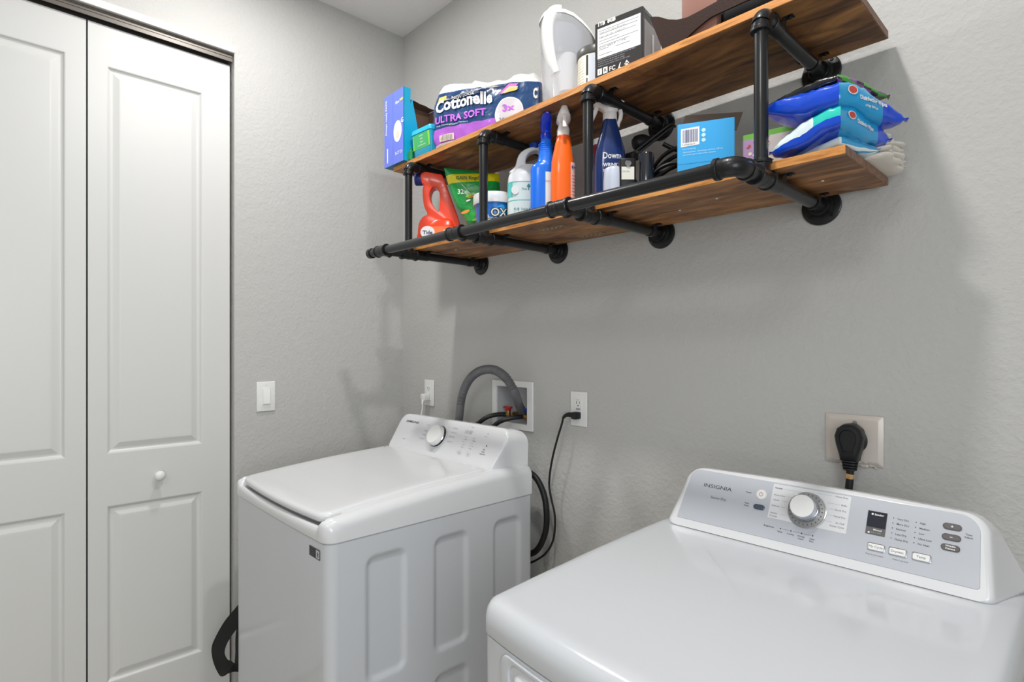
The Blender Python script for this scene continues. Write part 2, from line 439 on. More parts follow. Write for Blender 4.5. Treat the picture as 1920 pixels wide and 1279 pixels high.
def plan(x0, x1, yf, yb, r, bow=0.0, n=24, rb=.01, nr=8):
    """CCW plan outline, front edge (yf) bowed outwards"""
    out = []
    bw = lambda x: bow * (1 - ((2 * x - x0 - x1) / (x1 - x0)) ** 2)
    # front from left to right
    for k in range(nr):
        a = PI + .5 * PI * k / nr; x = x0 + r + r * math.cos(a); out.append((x, yf + r + r * math.sin(a) - bw(x)))
    for k in range(n + 1):
        x = x0 + r + (x1 - x0 - 2 * r) * k / n; out.append((x, yf - bw(x)))
    for k in range(1, nr + 1):
        a = 1.5 * PI + .5 * PI * k / nr; x = x1 - r + r * math.cos(a); out.append((x, yf + r + r * math.sin(a) - bw(x)))
    for k in range(5): a = .5 * PI * k / 4; out.append((x1 - rb + rb * math.cos(a), yb - rb + rb * math.sin(a)))
    for k in range(5): a = .5 * PI + .5 * PI * k / 4; out.append((x0 + rb + rb * math.cos(a), yb - rb + rb * math.sin(a)))
    return out

WX0, WX1, WYF, WYB, WZS = .308, .994, -.845, -.128, .921
washer = thing('washing_machine', 'white top-loading washing machine with lid, standing in the corner beside the closet door', 'washing machine', (.651, -.49, 0))
def at(o, px, py, pz=0): return Matrix.Translation((-px, -py, -pz))
WM = Matrix.Translation((-.651, .49, 0))
def wbuild(mb, name, parent=None, **kw):
    mb.v = [tuple(WM @ Vector(v)) for v in mb.v]
    return mb.build(name, parent or washer, **kw)
# cabinet: lofted body with an embossed right side
mb = MB()
rf = .028
body = plan(WX0, WX1, WYF, WYB, rf, .004)
embs = [(-.742, -.615, .53, .866), (-.527, -.398, .53, .866), (-.300, -.178, .53, .866), (-.742, -.615, .12, .47), (-.527, -.398, .12, .47), (-.300, -.178, .12, .47)]
def emboss(y, z):
    d = 0
    for a, b_, c, e in embs:
        hx = (b_ - a) / 2; hz = (e - c) / 2; qx = abs(y - (a + b_) / 2) - hx + .03; qz = abs(z - (c + e) / 2) - hz + .03
        sd = math.hypot(max(qx, 0), max(qz, 0)) + min(max(qx, qz), 0) - .03
        if sd < 0:
            t = min(1, -sd / .015); d = .0085 * t * t * (3 - 2 * t)
    return d
open_front = [p for p in body if not (p[0] > WX1 - 1e-4 and p[1] > WYF + rf + .001)]
# body shell without the right side, which gets its own grid
order = body[:]
ir = max(i for i, p in enumerate(body) if p[0] > WX1 - 1e-4 and p[1] < -.5)
left = body[ir + 1:] + body[:ir + 1]
left = [p for p in left]
mb.grid([[(p[0], p[1], z) for p in left] for z in (.03, .917)], M_app)
y_s = body[ir][1]; y_e = left[0][1]
NY, NZ = 118, 148
rows = []
for i in range(NZ + 1):
    z = .03 + (.917 - .03) * i / NZ
    rows.append([(WX1 - emboss(y_s + (y_e - y_s) * j / NY, z), y_s + (y_e - y_s) * j / NY, z) for j in range(NY + 1)])
mb.grid(rows, M_app)
mb.poly([(p[0], p[1], .03) for p in reversed(body)], M_app)
mb.poly([(p[0], p[1], .917) for p in body], M_app)
cab = wbuild(mb, 'cabinet', smooth=50)
for fx in (WX0 + .07, WX1 - .07):
    for fy in (WYF + .07, WYB - .07):
        m2 = MB().lathe([(.018, 0), (.022, .004), (.022, .012), (.010, .014), (.010, .032)], M_blackr, 16, Matrix.Translation((fx, fy, 0)))
        wbuild(m2, 'foot')
# top cover with the handle notch in its front lip
def T(y):
    pts = [(-.86, .974), (-.80, .981), (-.70, .991), (-.55, 1.003), (-.40, 1.011), (-.27, 1.016), (-.12, 1.018)]
    if y <= pts[0][0]: return pts[0][1]
    for (a, za), (b_, zb) in zip(pts, pts[1:]):
        if y <= b_:
            t = (y - a) / (b_ - a); return za + (zb - za) * t
    return pts[-1][1]
mb = MB()
def sm(a, b_, x): t = max(0, min(1, (x - a) / (b_ - a))); return t * t * (3 - 2 * t)
rows = []
xs = sorted({WX0 + v for v in (0, .0008, .0025, .005, .009, .014, .02, .028, .034, .040, .044, .048, .053, .06)} | {WX1 - v for v in (0, .0008, .0025, .005, .009, .014, .02, .028, .034, .040, .044, .048, .053, .06)} | {WX0 + .06 + .566 * k / 16 for k in range(17)})
for x in xs:
    e = min(x - WX0, WX1 - x); r1 = .03; r2 = .034
    drop = r1 - math.sqrt(max(0, r1 * r1 - (r1 - e) ** 2)) if e < r1 else 0
    pull = r2 - math.sqrt(max(0, r2 * r2 - (r2 - e) ** 2)) if e < r2 else 0
    t_ = (2 * x - WX0 - WX1) / (WX1 - WX0)
    bow = .004 * (1 - t_ * t_)
    nd = sm(.034, .052, e)
    f0 = WYF - .006 - bow + pull
    zc = .972 - drop; zl = .951 + .006 * t_ * t_
    z1 = zc + (zl - zc) * nd
    row = [(x, f0 + .002, WZS), (x, f0, WZS + .006), (x, f0 + .001, z1 - .012), (x, f0 + .0035, z1 - .004), (x, f0 + .008, z1), (x, f0 + .014, z1 + .001 * (1 - nd))]
    g = .946
    row += [(x, f0 + .020, (T(f0 + .02) - drop) * (1 - nd) + (z1 - .004) * nd), (x, f0 + .030, (T(f0 + .03) - drop) * (1 - nd) + g * nd), (x, f0 + .058, (T(f0 + .058) - drop) * (1 - nd) + g * nd), (x, f0 + .064, T(f0 + .064) - drop)]
    for k in range(1, 15):
        y = f0 + .064 + (WYB - .004 - f0 - .064) * k / 14
        row.append((x, y, T(y) - drop))
    row += [(x, WYB, T(WYB) - drop - .004), (x, WYB, WZS)]
    rows.append(row)
mb.loft(rows, M_app2, (True, True), closed=True)
wbuild(mb, 'top_cover', smooth=60)
# grey seam between cover and cabinet
mb = MB(); sp = inset2(body, .002)
mb.loft([[(p[0], p[1], z) for p in sp] for z in (.914, .923)], M_seam, (True, True)); wbuild(mb, 'seam')
# lid
mb = MB()
lo = plan(.352, .950, -.838, -.292, .03, .013, n=24, rb=.006)
lid_t = lambda x, y: T(y) + .0075 - .0055 * (1 - min(1, ((x - .651) / .26) ** 2)) * (1 - min(1, ((y + .56) / .25) ** 2)) ** .5 * .9
ring_slab(mb, lo, [(.004, None, -.022), (0, None, -.016), (0, None, -.008), (.003, None, -.003), (.008, None, -.0005), (.016, None, 0)], lid_t, M_app2, 12)
wbuild(mb, 'lid', smooth=60)
# console
def console(mbx, x0b, x1b, x0t, x1t, yb, zb, yt, zt, r, back_y, back_z0, flare, mtf, mtb, x_back=(0, 0), crown=0.0):
    e = Vector((0, yt - yb, zt - zb)); L = e.length; e.normalize(); nrm = Vector((0, -e.z, e.y))
    def outline(grow, rr, n=8):
        pts = []
        def X(v, side): t = v / L; return (x0b + (x0t - x0b) * t - grow) if side < 0 else (x1b + (x1t - x1b) * t + grow)
        rb = .012
        for k in range(5): a = PI + .5 * PI * k / 4; pts.append((X(0, -1) + rb + rb * math.cos(a), rb + rb * math.sin(a)))
        for k in range(1, 12): pts.append((X(0, -1) + rb + (X(0, 1) - X(0, -1) - 2 * rb) * k / 12, 0))
        for k in range(5): a = 1.5 * PI + .5 * PI * k / 4; pts.append((X(0, 1) - rb + rb * math.cos(a), rb + rb * math.sin(a)))
        top = L + grow
        for k in range(n + 1):
            a = .5 * PI * k / n; pts.append((X(L, 1) - rr + rr * math.cos(a), top - rr + rr * math.sin(a)))
        for k in range(1, 12):
            x = X(L, 1) - rr + (X(L, -1) - X(L, 1) + 2 * rr) * k / 12; pts.append((x, top + crown * math.sin(PI * k / 12)))
        for k in range(n + 1):
            a = .5 * PI + .5 * PI * k / n; pts.append((X(L, -1) + rr + rr * math.cos(a), top - rr + rr * math.sin(a)))
        return pts
    O = Vector((0, yb, zb))
    P = lambda u, v, d: Vector((u, 0, 0)) + O + e * v + nrm * d
    f0 = outline(-.010, r - .008); f1 = outline(-.003, r - .002); f2 = outline(0, r)
    loops = [[P(u, v, 0) for u, v in f0], [P(u, v, -.0015) for u, v in f1], [P(u, v, -.007) for u, v in f2], [P(u, v, -.014) for u, v in outline(.002, r + .002)]]
    base = outline(.002, r + .002); n = len(base)
    for t in (.3, .6, .85, 1.0):
        lp = []
        for (u, v) in base:
            p = P(u, v, -.014)
            y = p.y + (back_y - p.y) * t
            k = max(0, 1 - (p.z - back_z0) / (zt - back_z0))      # flare grows towards the base
            s_ = -1 if u < (x0b + x1b) / 2 else 1
            edge = x0b if s_ < 0 else x1b
            near = max(0, 1 - abs(u - edge) / .05)
            x = u + s_ * flare * t * near * (k ** 1.3)
            zz = p.z - (0 if p.z < zb + .02 else .012 * t * t)
            lp.append(Vector((x, y, zz)))
        loops.append(lp)
    mbx.loft(loops, mtb, (False, True))
    mbx.poly([P(u, v, 0) for u, v in f0], mtf)
    return lambda u, v, d=.0006: P(u, v, d)
mb = MB()
WF = console(mb, .318, .948, .322, .972, -.275, 1.012, -.20, 1.143, .042, WYB, 1.0, .030, M_face, M_app2)
wbuild(mb, 'control_console', smooth=55)
# printed legends
mb = MB(); dv = .007
mb.text('SAMSUNG', M_inkd, lambda u, v: WF(.371 + u, .106 + dv + v), h=.0085, w=.088, bold=.022)
wbuild(mb, 'brand_lettering'); mb = MB()
mb.text('WA45', M_ink, lambda u, v: WF(.40 + u, .034 + dv + v), h=.0042)
for (x, v, s) in ((.528, .113, 'Normal'), (.526, .089, 'Bedding'), (.524, .073, 'Delicates'), (.522, .057, 'Rinse+Spin'), (.694, .118, 'Permanent'), (.697, .101, 'Heavy Duty'), (.692, .085, 'Towels Care'), (.692, .066, 'Quick Wash'),
                  (.782, .132, 'Temp'), (.872, .118, 'Soil'), (.866, .108, 'Level')):
    mb.text(s, M_inkl, (lambda x, v: lambda a, b_: WF(x + a, v + b_))(x, v), h=.0042, bold=.01, align='C')
mb.text('18:88', M_inkl, lambda u, v: WF(.752 + u, .108 + v), h=.014)
for i, x in enumerate((.765, .810, .852)):
    for j in range(5 if i < 2 else 0):
        v = .094 - .0095 * j
        mb.text(('Hot', 'Warm', 'Eco', 'Cool', 'Cold')[j] if i == 0 else ('High', 'Medium', 'Low', 'No Spin', 'Extra')[j], M_inkl, (lambda x, v: lambda a, b_: WF(x + a, v + b_))(x, v), h=.0036, bold=.01)
        c = [WF(x - .004 + .0012 * math.cos(a * PI / 4), v + .002 + .0012 * math.sin(a * PI / 4)) for a in range(8)]
        mb.poly(c, M_inkl)
for x, v in ((.766, .036), (.815, .036)):
    for a in range(24):
        a0 = 2 * PI * a / 24; a1 = 2 * PI * (a + 1) / 24
        mb.poly([WF(x + .012 * math.cos(a0), v + .007 * math.sin(a0)), WF(x + .012 * math.cos(a1), v + .007 * math.sin(a1)), WF(x + .0112 * math.cos(a1), v + .0063 * math.sin(a1)), WF(x + .0112 * math.cos(a0), v + .0063 * math.sin(a0))], M_inkl)
    mb.text('Temp' if x < .8 else 'Spin', M_ink, (lambda x, v: lambda a, b_: WF(x + a, v - .0015 + b_))(x, v), h=.0038, align='C')
for j, s_ in enumerate(('Start', 'Pause', 'Hold 3 sec')):
    mb.text(s_, M_ink, (lambda v: lambda a, b_: WF(.884 + a, v + b_))(.062 - .008 * j), h=.0044, bold=.015, align='C')
mb.poly([WF(.886, .074), WF(.894, .078), WF(.886, .082)], M_ink)
for (a, b_, c, d) in ((.645, .120, .688, .120), (.655, .103, .688, .103)):
    mb.poly([WF(a, b_), WF(c, d), WF(c, d + .0005), WF(a, b_ + .0005)], M_inkl)
wbuild(mb, 'console_lettering')
# dial
def face_matrix(Ff, u, v):
    o = Ff(u, v, 0); x = (Ff(u + .01, v, 0) - o).normalized(); y = (Ff(u, v + .01, 0) - o).normalized(); z = x.cross(y)
    m = Matrix((x, y, z)).transposed().to_4x4(); m.translation = o; return m
km = face_matrix(WF, .6185, .078)
mb = MB().lathe([(.0001, .0005), (.044, .0005), (.0445, .003), (.040, .004)], M_face, 48, km)
mb.lathe([(.0405, .0035), (.0415, .006), (.0395, .0065), (.0395, .004)], M_blackp, 48, km)
mb.lathe([(.0385, .004), (.0375, .026), (.0350, .0295), (.020, .0305), (.0001, .0308)], M_white, 48, km)
mb.lathe([(.0386, .006), (.0398, .010), (.0385, .012)], M_chrome, 48, km)
dial = wbuild(mb, 'dial', label='round white programme dial with dark ring')
# energy sticker on front
mb = MB(); ff = frame((.894, WYF - .0022, .873), (1, 0, 0), (0, 0, 1))
def rq(mb, F_, x0, x1, y0, y1, mt, e=0.0004): mb.poly([F_(x0, y0, e), F_(x1, y0, e), F_(x1, y1, e), F_(x0, y1, e)], mt)
rq(mb, ff, 0, .062, 0, .026, M_ink); rq(mb, ff, .002, .038, .002, .024, M_inkd, .0006); rq(mb, ff, .041, .060, .003, .023, M_recess, .0006)
mb.text('8', M_inkd, lambda u, v: ff(.0505 + u, .006 + v, .0008), h=.013, align='C', bold=.02)
for k in range(3): rq(mb, ff, .006, .028, .006 + .005 * k, .0075 + .005 * k, M_ink, .0008)
wbuild(mb, 'front_sticker', label='small black and white front sticker')

# ------------------------------------------------------------------ dryer
dryer = thing('clothes_dryer', 'white clothes dryer with a grey sloping control console, right of the washing machine', 'clothes dryer', (1.884, -.49, 0))
def dbuild(mb, name, parent=None, **kw):
    mb.v = [(v[0] - 1.884, v[1] + .49, v[2]) for v in mb.v]
    return mb.build(name, parent or dryer, **kw)
DX0, DX1, DYF, DYB, DZS = 1.541, 2.227, -.812, -.125, .907
dpl = plan(DX0, DX1, DYF, DYB, .032, .032, n=30, rb=.012)
mb = MB()
mb.loft([[(p[0], p[1], z) for p in dpl] for z in (.03, .45, .9035)], M_app, (True, True))
dcab = dbuild(mb, 'cabinet', smooth=50)
def carve(o, mb2):
    c = mb2.build('cutter'); c.location = o.matrix_world.translation
    md = o.modifiers.new('cut', 'BOOLEAN'); md.object = c; md.operation = 'DIFFERENCE'; md.solver = 'EXACT'
    dg = bpy.context.evaluated_depsgraph_get(); dg.update()
    me = bpy.data.meshes.new_from_object(o.evaluated_get(dg)); o.modifiers.remove(md); o.data = me; me.name = o.name
    bpy.data.objects.remove(c)
    me.polygons.foreach_set('use_smooth', [True] * len(me.polygons)); me.set_sharp_from_angle(angle=R(50))
mc = MB().loft([[(u - 1.884, y + .49, v) for u, v in rrect(1.634, 2.134, .846, .892, .021, 8)] for y in (-.90, -.800)], M_app, (True, True))
carve(dcab, mc)
for fx in (DX0 + .07, DX1 - .07):
    for fy in (DYF + .07, DYB - .07):
        dbuild(MB().lathe([(.018, 0), (.022, .004), (.022, .012), (.010, .014), (.010, .032)], M_blackr, 16, Matrix.Translation((fx, fy, 0))), 'foot')
mb = MB(); mb.loft([[(p[0], p[1], z) for p in inset2(dpl, .003)] for z in (.901, .909)], M_seam, (True, True)); dbuild(mb, 'seam')
def TD(x, y):
    t = max(0, min(1, (y + .86) / .74)); return .9625 + .0245 * (1 - (1 - t) ** 2)
mb = MB()
op = [(p[0], p[1] - .003 if p[1] < -.7 else p[1]) for p in dpl]
op = [(p[0] + (-.002 if p[0] < 1.7 else .002 if p[0] > 2.1 else 0), p[1]) for p in op]
ring_slab(mb, op, [(.002, .9065), (0, .909), (.001, .935), (.004, .948), (.010, None, -.0085), (.017, None, -.0045), (.026, None, -.0015), (.036, None, 0)], TD, M_app, 22)
dbuild(mb, 'top_panel', smooth=75)
mb = MB()
DF = console(mb, 1.583, 2.186, 1.602, 2.176, -.26, .988, -.188, 1.119, .040, DYB, .97, .042, M_app2, M_app2, crown=.004)
dbuild(mb, 'control_console', smooth=55)
mb = MB(); off = .013
# grey inner panel
pan = rrect(1.603, 2.168, .014 + .004, .134 + .008, [.004, .006, .03, .02], 8)
def slant(u, v): return DF(u + (.010 * (v / .13) if u < 1.88 else -.004 * (v / .13)), v, .0008)
mb.loft([[DF(*( (u + (.012 * (v / .13) if u < 1.88 else -.006 * (v / .13)), v)), d) for u, v in (pan if i == 0 else inset2(pan, .0008))] for i, d in enumerate((.0002, .0009))], M_grayface, (False, True))
GP = dbuild(mb, 'console_panel', label='pale grey printed panel')
o13 = .0125
DL = lambda u, v, e=.0013: DF(u, v + o13, e)
mb = MB()
mb.text('INSIGNIA', M_inkd, lambda u, v: DL(1.653 + u, .090 + v), h=.0088, w=.068, bold=-.003)
mb.text('Sensor Dry', M_inkd, lambda u, v: DL(1.676 + u, .066 + v), h=.0058, w=.037)
dbuild(mb, 'brand_lettering'); mb = MB()
mb.text('Power', M_ink, lambda u, v: DL(1.760 + u, .0945 + v), h=.0035, align='C', bold=.01)
mb.text('Start', M_ink, lambda u, v: DL(1.761 + u, .070 + v), h=.0035, align='C', bold=.01); mb.text('Pause', M_ink, lambda u, v: DL(1.761 + u, .0645 + v), h=.0035, align='C', bold=.01)
dbuild(mb, 'button_legend'); mb = MB()
wp = rrect(1.8085, 1.960, .0505, .126, .002, 2)
mb.poly([DL(u + .001, v, .0011) for u, v in wp], M_face)
for i, s_ in enumerate(('Normal', 'Heavy Duty', 'Casual', 'Delicate', 'Sanitize', 'Freshen')):
    v = (.118, .1025, .0915, .0785, .0625, .056)[i]
    mb.text(s_, M_inkd if i == 0 else M_ink, (lambda v: lambda a, b_: DL(1.814 + a, v - .002 + b_))(v), h=.0034, bold=.02 if i == 0 else .0)
    if i < 5: x0, x1 = ((1.832, 1.872), (1.838, 1.856), (1.831, 1.850), (1.833, 1.847), (1.834, 1.848))[i]; mb.poly([DL(x0, v - .0008), DL(x1, v - .0008), DL(x1, v - .0003), DL(x0, v - .0003)], M_inkl)
for i, s_ in enumerate(('Heavy Duty', 'Bulky', 'Quick Dry', 'Timed Dry', 'Air Fluff', 'Rotate Cycle')):
    v = (.122, .106, .0945, .0812, .0685, .061)[i]
    mb.text(s_, M_ink, (lambda v: lambda a, b_: DL(1.956 + a, v - .002 + b_))(v), h=.0034, align='R')
    if i < 5: x0, x1 = ((1.897, 1.926), (1.920, 1.943), (1.924, 1.933), (1.924, 1.933), (1.920, 1.933))[i]; mb.poly([DL(x0, v - .0008), DL(x1, v - .0008), DL(x1, v - .0003), DL(x0, v - .0003)], M_inkl)
dbuild(mb, 'cycle_card', label='white card of cycle names around the dial'); mb = MB()
mb.text('Brightness', M_ink, lambda u, v: DL(1.806 + u, .0305 + v), h=.0036, bold=.01)
for k in range(4):
    x = 1.8405 + .0209 * k
    mb.poly([DL(x + .0014 * math.cos(a * PI / 5), .0325 + .0014 * math.sin(a * PI / 5)) for a in range(10)], M_inkd)
    if k < 3: mb.poly([DL(x + .004, .0323), DL(x + .017, .0323), DL(x + .017, .0328), DL(x + .004, .0328)], M_ink)
    mb.text(('Damp', 'Cooling', 'Wrinkle', 'Clean')[k], M_ink, (lambda x: lambda a, b_: DL(x + a, .0245 + b_))(x), h=.003, align='C', bold=.01)
    if k > 1: mb.text(('', '', 'Guard', 'Filter')[k], M_ink, (lambda x: lambda a, b_: DL(x + a, .0195 + b_))(x), h=.003, align='C', bold=.01)
dbuild(mb, 'cycle_legend'); mb = MB()
for i, (x, names) in enumerate(((2.0352, ('Very Dry', 'More Dry', 'Normal', 'Less Dry', 'Damp Dry')), (2.0705, ('High', 'Medium', 'Low', 'Ultra Low', 'No Heat')))):
    for k, s_ in enumerate(names):
        v = .0995 - .0096 * k
        mb.poly([DL(x + .0009 * math.cos(a * PI / 4), v + .0009 * math.sin(a * PI / 4)) for a in range(8)], M_inkd)
        mb.text(s_, M_ink, (lambda x, v: lambda a, b_: DL(x + .006 + a, v - .002 + b_))(x, v), h=.0034, bold=.01)
mb.text('Time', M_ink, lambda u, v: DL(2.147 + u, .093 + v), h=.0032, align='C', bold=.01); mb.text('Adjust', M_ink, lambda u, v: DL(2.147 + u, .088 + v), h=.0032, align='C', bold=.01)
mb.text('Press 3 sec to save', M_ink, lambda u, v: DL(1.9985 + u, .022 + v), h=.0026)
mb.text('Press 3 sec lock', M_ink, lambda u, v: DL(2.042 + u, .0225 + v), h=.0026)
dbuild(mb, 'console_lettering')
def pill(mb, u, v, w, hh, mt, d=.0035, r=None):
    r = r or hh / 2 - .0002; o = rrect(u - w / 2, u + w / 2, v - hh / 2, v + hh / 2, r, 6)
    mb.loft([[DL(a, b_, .0011) for a, b_ in o], [DL(a, b_, d * .7) for a, b_ in o], [DL(a, b_, d) for a, b_ in inset2(o, .0014)]], mt, (False, True))
km = face_matrix(lambda u, v, d=0: DL(u, v, d), 1.884, .0815)
mb = MB().lathe([(.0001, .0012), (.038, .0012), (.038, .003), (.0365, .0035)], M_chrome, 48, km)
mb.lathe([(.0362, .003), (.0355, .006), (.027, .0075)], M_knobring, 48, km)
for a in range(24): 
    aa = 2 * PI * a / 24
    mb.poly([km @ Vector((r_ * math.cos(aa + s_), r_ * math.sin(aa + s_), .0073)) for r_, s_ in ((.030, -.02), (.033, -.02), (.033, .02), (.030, .02))], M_inkd)
mb.lathe([(.0275, .006), (.0265, .012), (.0262, .016)], M_chrome, 48, km)
mb.lathe([(.0255, .014), (.0240, .030), (.0232, .0315)], M_chrome, 48, km)
mb.lathe([(.0236, .030), (.0225, .0330), (.010, .0336), (.0001, .0337)], M_white, 48, km)
dbuild(mb, 'dial', label='chrome-rimmed white dial on a grey ring')
mb = MB(); pm = face_matrix(lambda u, v, d=0: DL(u, v, d), 1.788, .0965)
mb.lathe([(.0115, .001), (.0112, .003), (.0104, .0032), (.0102, .002), (.0096, .0032), (.0001, .0036)], M_white, 32, pm)
for k in range(20):
    a0 = PI * .62 + 1.76 * PI * k / 20; a1 = PI * .62 + 1.76 * PI * (k + 1) / 20
    mb.poly([pm @ Vector((r_ * math.cos(a_), r_ * math.sin(a_), .0038)) for r_, a_ in ((.0045, a0), (.0045, a1), (.0036, a1), (.0036, a0))], M_red)
mb.poly([pm @ Vector(p) for p in ((-.0005, .0015, .0039), (.0005, .0015, .0039), (.0005, .0055, .0039), (-.0005, .0055, .0039))], M_red)
dbuild(mb, 'power_button', label='round white power button with red mark')
mb = MB(); pill(mb, 1.7885, .0678, .024, .0115, M_btnblue); dbuild(mb, 'start_button', label='slate oval button')
for i, v in enumerate((.103, .0838, .0655)):
    mb = MB(); pill(mb, 2.1235, v, .027, .0115, M_btn)
    if i == 0: rq(mb, lambda a, b_, e: DL(2.1235 + a, v + b_, e), -.002, .002, -.0005, .0005, M_white, .0037); rq(mb, lambda a, b_, e: DL(2.1235 + a, v + b_, e), -.0005, .0005, -.002, .002, M_white, .0038)
    if i == 1: rq(mb, lambda a, b_, e: DL(2.1235 + a, v + b_, e), -.002, .002, -.0005, .0005, M_white, .0037)
    if i == 2:
        mb.text('Wrinkle', M_white, lambda a, b_: DL(2.1235 + a, v + .001 + b_, .0037), h=.003, align='C', bold=.03); mb.text('Prevent', M_white, lambda a, b_: DL(2.1235 + a, v - .0038 + b_, .0037), h=.003, align='C', bold=.03)
    dbuild(mb, 'option_button', label='dark grey oval button')
for i, (x, s_) in enumerate(((2.0138, 'My Cycle'), (2.048, 'Dryness'), (2.084, 'Temp'))):
    mb = MB(); pill(mb, x, .0375, .0285, .0145, M_chrome, .003, .003); o_ = rrect(x - .0128, x + .0128, .0315, .0435, .0024, 5)
    mb.loft([[DL(a, b_, .003) for a, b_ in o_], [DL(a, b_, .0042) for a, b_ in inset2(o_, .0008)]], M_white, (False, True))
    mb.text(s_, M_ink, (lambda x: lambda a, b_: DL(x + a, .0357 + b_, .0045))(x), h=.0042, align='C')
    dbuild(mb, 'select_button', label='white rectangular button')
mb = MB()
mb.poly([DL(*p, .0013) for p in ((1.9928, .060), (2.0251, .060), (2.0251, .1058), (1.9928, .1058))], M_disp2)
mb.poly([DL(*p, .0015) for p in ((1.9935, .0745), (2.0245, .0745), (2.0245, .1052), (1.9935, .1052))], M_disp)
mb.text('Sensing', M_white, lambda a, b_: DL(2.0045 + a, .098 + b_, .0017), h=.0036, bold=.03)
mb.poly([DL(2.001 + .002 * math.cos(a * PI / 5), .0998 + .002 * math.sin(a * PI / 5), .0017) for a in range(10)], M_white)
mb.text('Manual', M_white, lambda a, b_: DL(2.0055 + a, .0685 + b_, .0017), h=.0034, bold=.02)
mb.text('Sensor Dry', M_inkl, lambda a, b_: DL(2.0015 + a, .0635 + b_, .0017), h=.0026)
mb.poly([DL(1.9985 + .0018 * math.cos(a * PI / 5), .0635 + .0018 * math.sin(a * PI / 5), .0017) for a in range(10)], M_white)
dbuild(mb, 'display', label='small dark display window')
# front door with grip
def bowf(x): return DYF - .032 * (1 - ((2 * x - DX0 - DX1) / (DX1 - DX0)) ** 2)
def refine(o, st=.03):
    out = []
    for i in range(len(o)):
        a = Vector(o[i]); b_ = Vector(o[(i + 1) % len(o)]); n = max(1, int((b_ - a).length / st))
        out += [tuple(a + (b_ - a) * k / n) for k in range(n)]
    return out
def bowed_panel(outline, holes, t, mt, bev):
    b = bmesh.new(); es = []
    for loop in [outline] + holes:
        vv = [b.verts.new((p[0], 0, p[1])) for p in loop]; es += [b.edges.new((vv[i], vv[(i + 1) % len(vv)])) for i in range(len(vv))]
    bmesh.ops.triangle_fill(b, use_beauty=True, use_dissolve=False, edges=es)
    r = bmesh.ops.extrude_face_region(b, geom=b.faces[:])
    for g in r['geom']:
        if isinstance(g, bmesh.types.BMVert): g.co.y -= t
    bmesh.ops.recalc_face_normals(b, faces=b.faces[:])
    bmesh.ops.dissolve_limit(b, angle_limit=R(1), verts=b.verts[:], edges=b.edges[:])
    ee = [e for e in b.edges if len(e.link_faces) == 2 and e.calc_face_angle(0) > R(50) and e.verts[0].co.y < -t + 1e-5 and e.verts[1].co.y < -t + 1e-5]
    bmesh.ops.bevel(b, geom=ee, offset=bev, segments=3, profile=.5, affect='EDGES', clamp_overlap=True)
    bmesh.ops.triangulate(b, faces=[f for f in b.faces if len(f.verts) > 4])
    x = DX0 + .02
    while x < DX1: bmesh.ops.bisect_plane(b, geom=b.verts[:] + b.edges[:] + b.faces[:], plane_co=(x, 0, 0), plane_no=(1, 0, 0)); x += .025
    for v in b.verts: v.co.y += bowf(v.co.x)
    return b
mb = MB()
mb.bm(bowed_panel(rrect(1.612, 2.156, .26, .899, .02, 6), [rrect(1.634, 2.134, .846, .892, .021, 8)], .005, M_app, .002), M_app)
ddoor = dbuild(mb, 'dryer_door', smooth=40)
mb = MB()
mb.tube([(1.640 + .488 * k / 24, bowf(1.640 + .488 * k / 24) + .006, .866) for k in range(25)], .016, M_app2, 20, 1, rf=lambda t: .0155 * max(.25, min(1, (1 - (1 - min(t, 1 - t) / .035) ** 2) ** .5 if min(t, 1 - t) < .035 else 1)))
dbuild(mb, 'door_handle', ddoor, label='rounded white grip bar in the pocket along the door top')

# ------------------------------------------------------------------ wall fixtures
def screw(mb, p, n=(0, -1, 0), r=.003, mt=None):
    p = Vector(p); n = Vector(n); mb.cyl(p, p + n * .0012, r, mt or M_screw, 12)
# light switch on the left wall
sw = thing('light_switch', 'white rocker light switch on the wall between the closet and the corner', 'light switch', (.0005, -.639, 1.214))
mb = MB(); q = Matrix.Rotation(R(90), 4, 'Z')
mb.box((-.0365, -.0055, -.0595), (.0365, 0, .0595), M_white, .0035, 3, q); mb.build('switch_plate', sw)
mb = MB(); mb.box((-.0165, -.0085, -.0335), (.0165, -.003, .0335), M_white, .001, 1, q)
mb.loft([[q @ Vector(p) for p in ((-.014, -.0085, -.030), (.014, -.0085, -.030), (.014, -.0085, .030), (-.014, -.0085, .030))], [q @ Vector(p) for p in ((-.0135, -.0125, -.029), (.0135, -.0125, -.029), (.0135, -.0090, .029), (-.0135, -.0090, .029))]], M_white, (False, True))
mb.build('rocker', sw)
for z_ in (.048, -.048): mb = MB(); screw(mb, (.0055, 0, z_), (1, 0, 0), .0025, M_white); mb.build('screw', sw)
def outlet(name, label, x, z, plug=None, led=False):
    o = thing(name, label, 'electrical outlet', (x, -.0005, z))
    MB().box((-.036, -.0055, -.0585), (.036, 0, .0585), M_white, .0032, 3).build('outlet_plate', o)
    mb = MB(); mb.box((-.0165, -.0075, -.0335), (.0165, -.003, .0335), M_white, .0012, 1)
    for dz in (.018, -.018):
        mb.box((-.0075, -.0079, dz - .001), (-.0055, -.0072, dz + .008), M_inkd); mb.box((.0050, -.0079, dz), (.0070, -.0072, dz + .007), M_inkd)
        mb.cyl((0, -.0079, dz - .0065), (0, -.0072, dz - .0065), .0023, M_inkd, 10)
    if led:
        mb.box((-.009, -.0079, -.0035), (.009, -.0073, .0035), M_inkl, 0); mb.text('TEST RESET', M_ink, lambda a, b_: Vector((a, -.0079, .0295 + b_)), h=.0018, align='C')
        mb.box((.0085, -.0082, -.0315), (.0115, -.0072, -.0285), M_green_led)
    mb.build('receptacle', o)
    for z_ in (.048, -.048): mb = MB(); screw(mb, (0, -.0055, z_), mt=M_white, r=.0025); mb.build('screw', o)
    return o
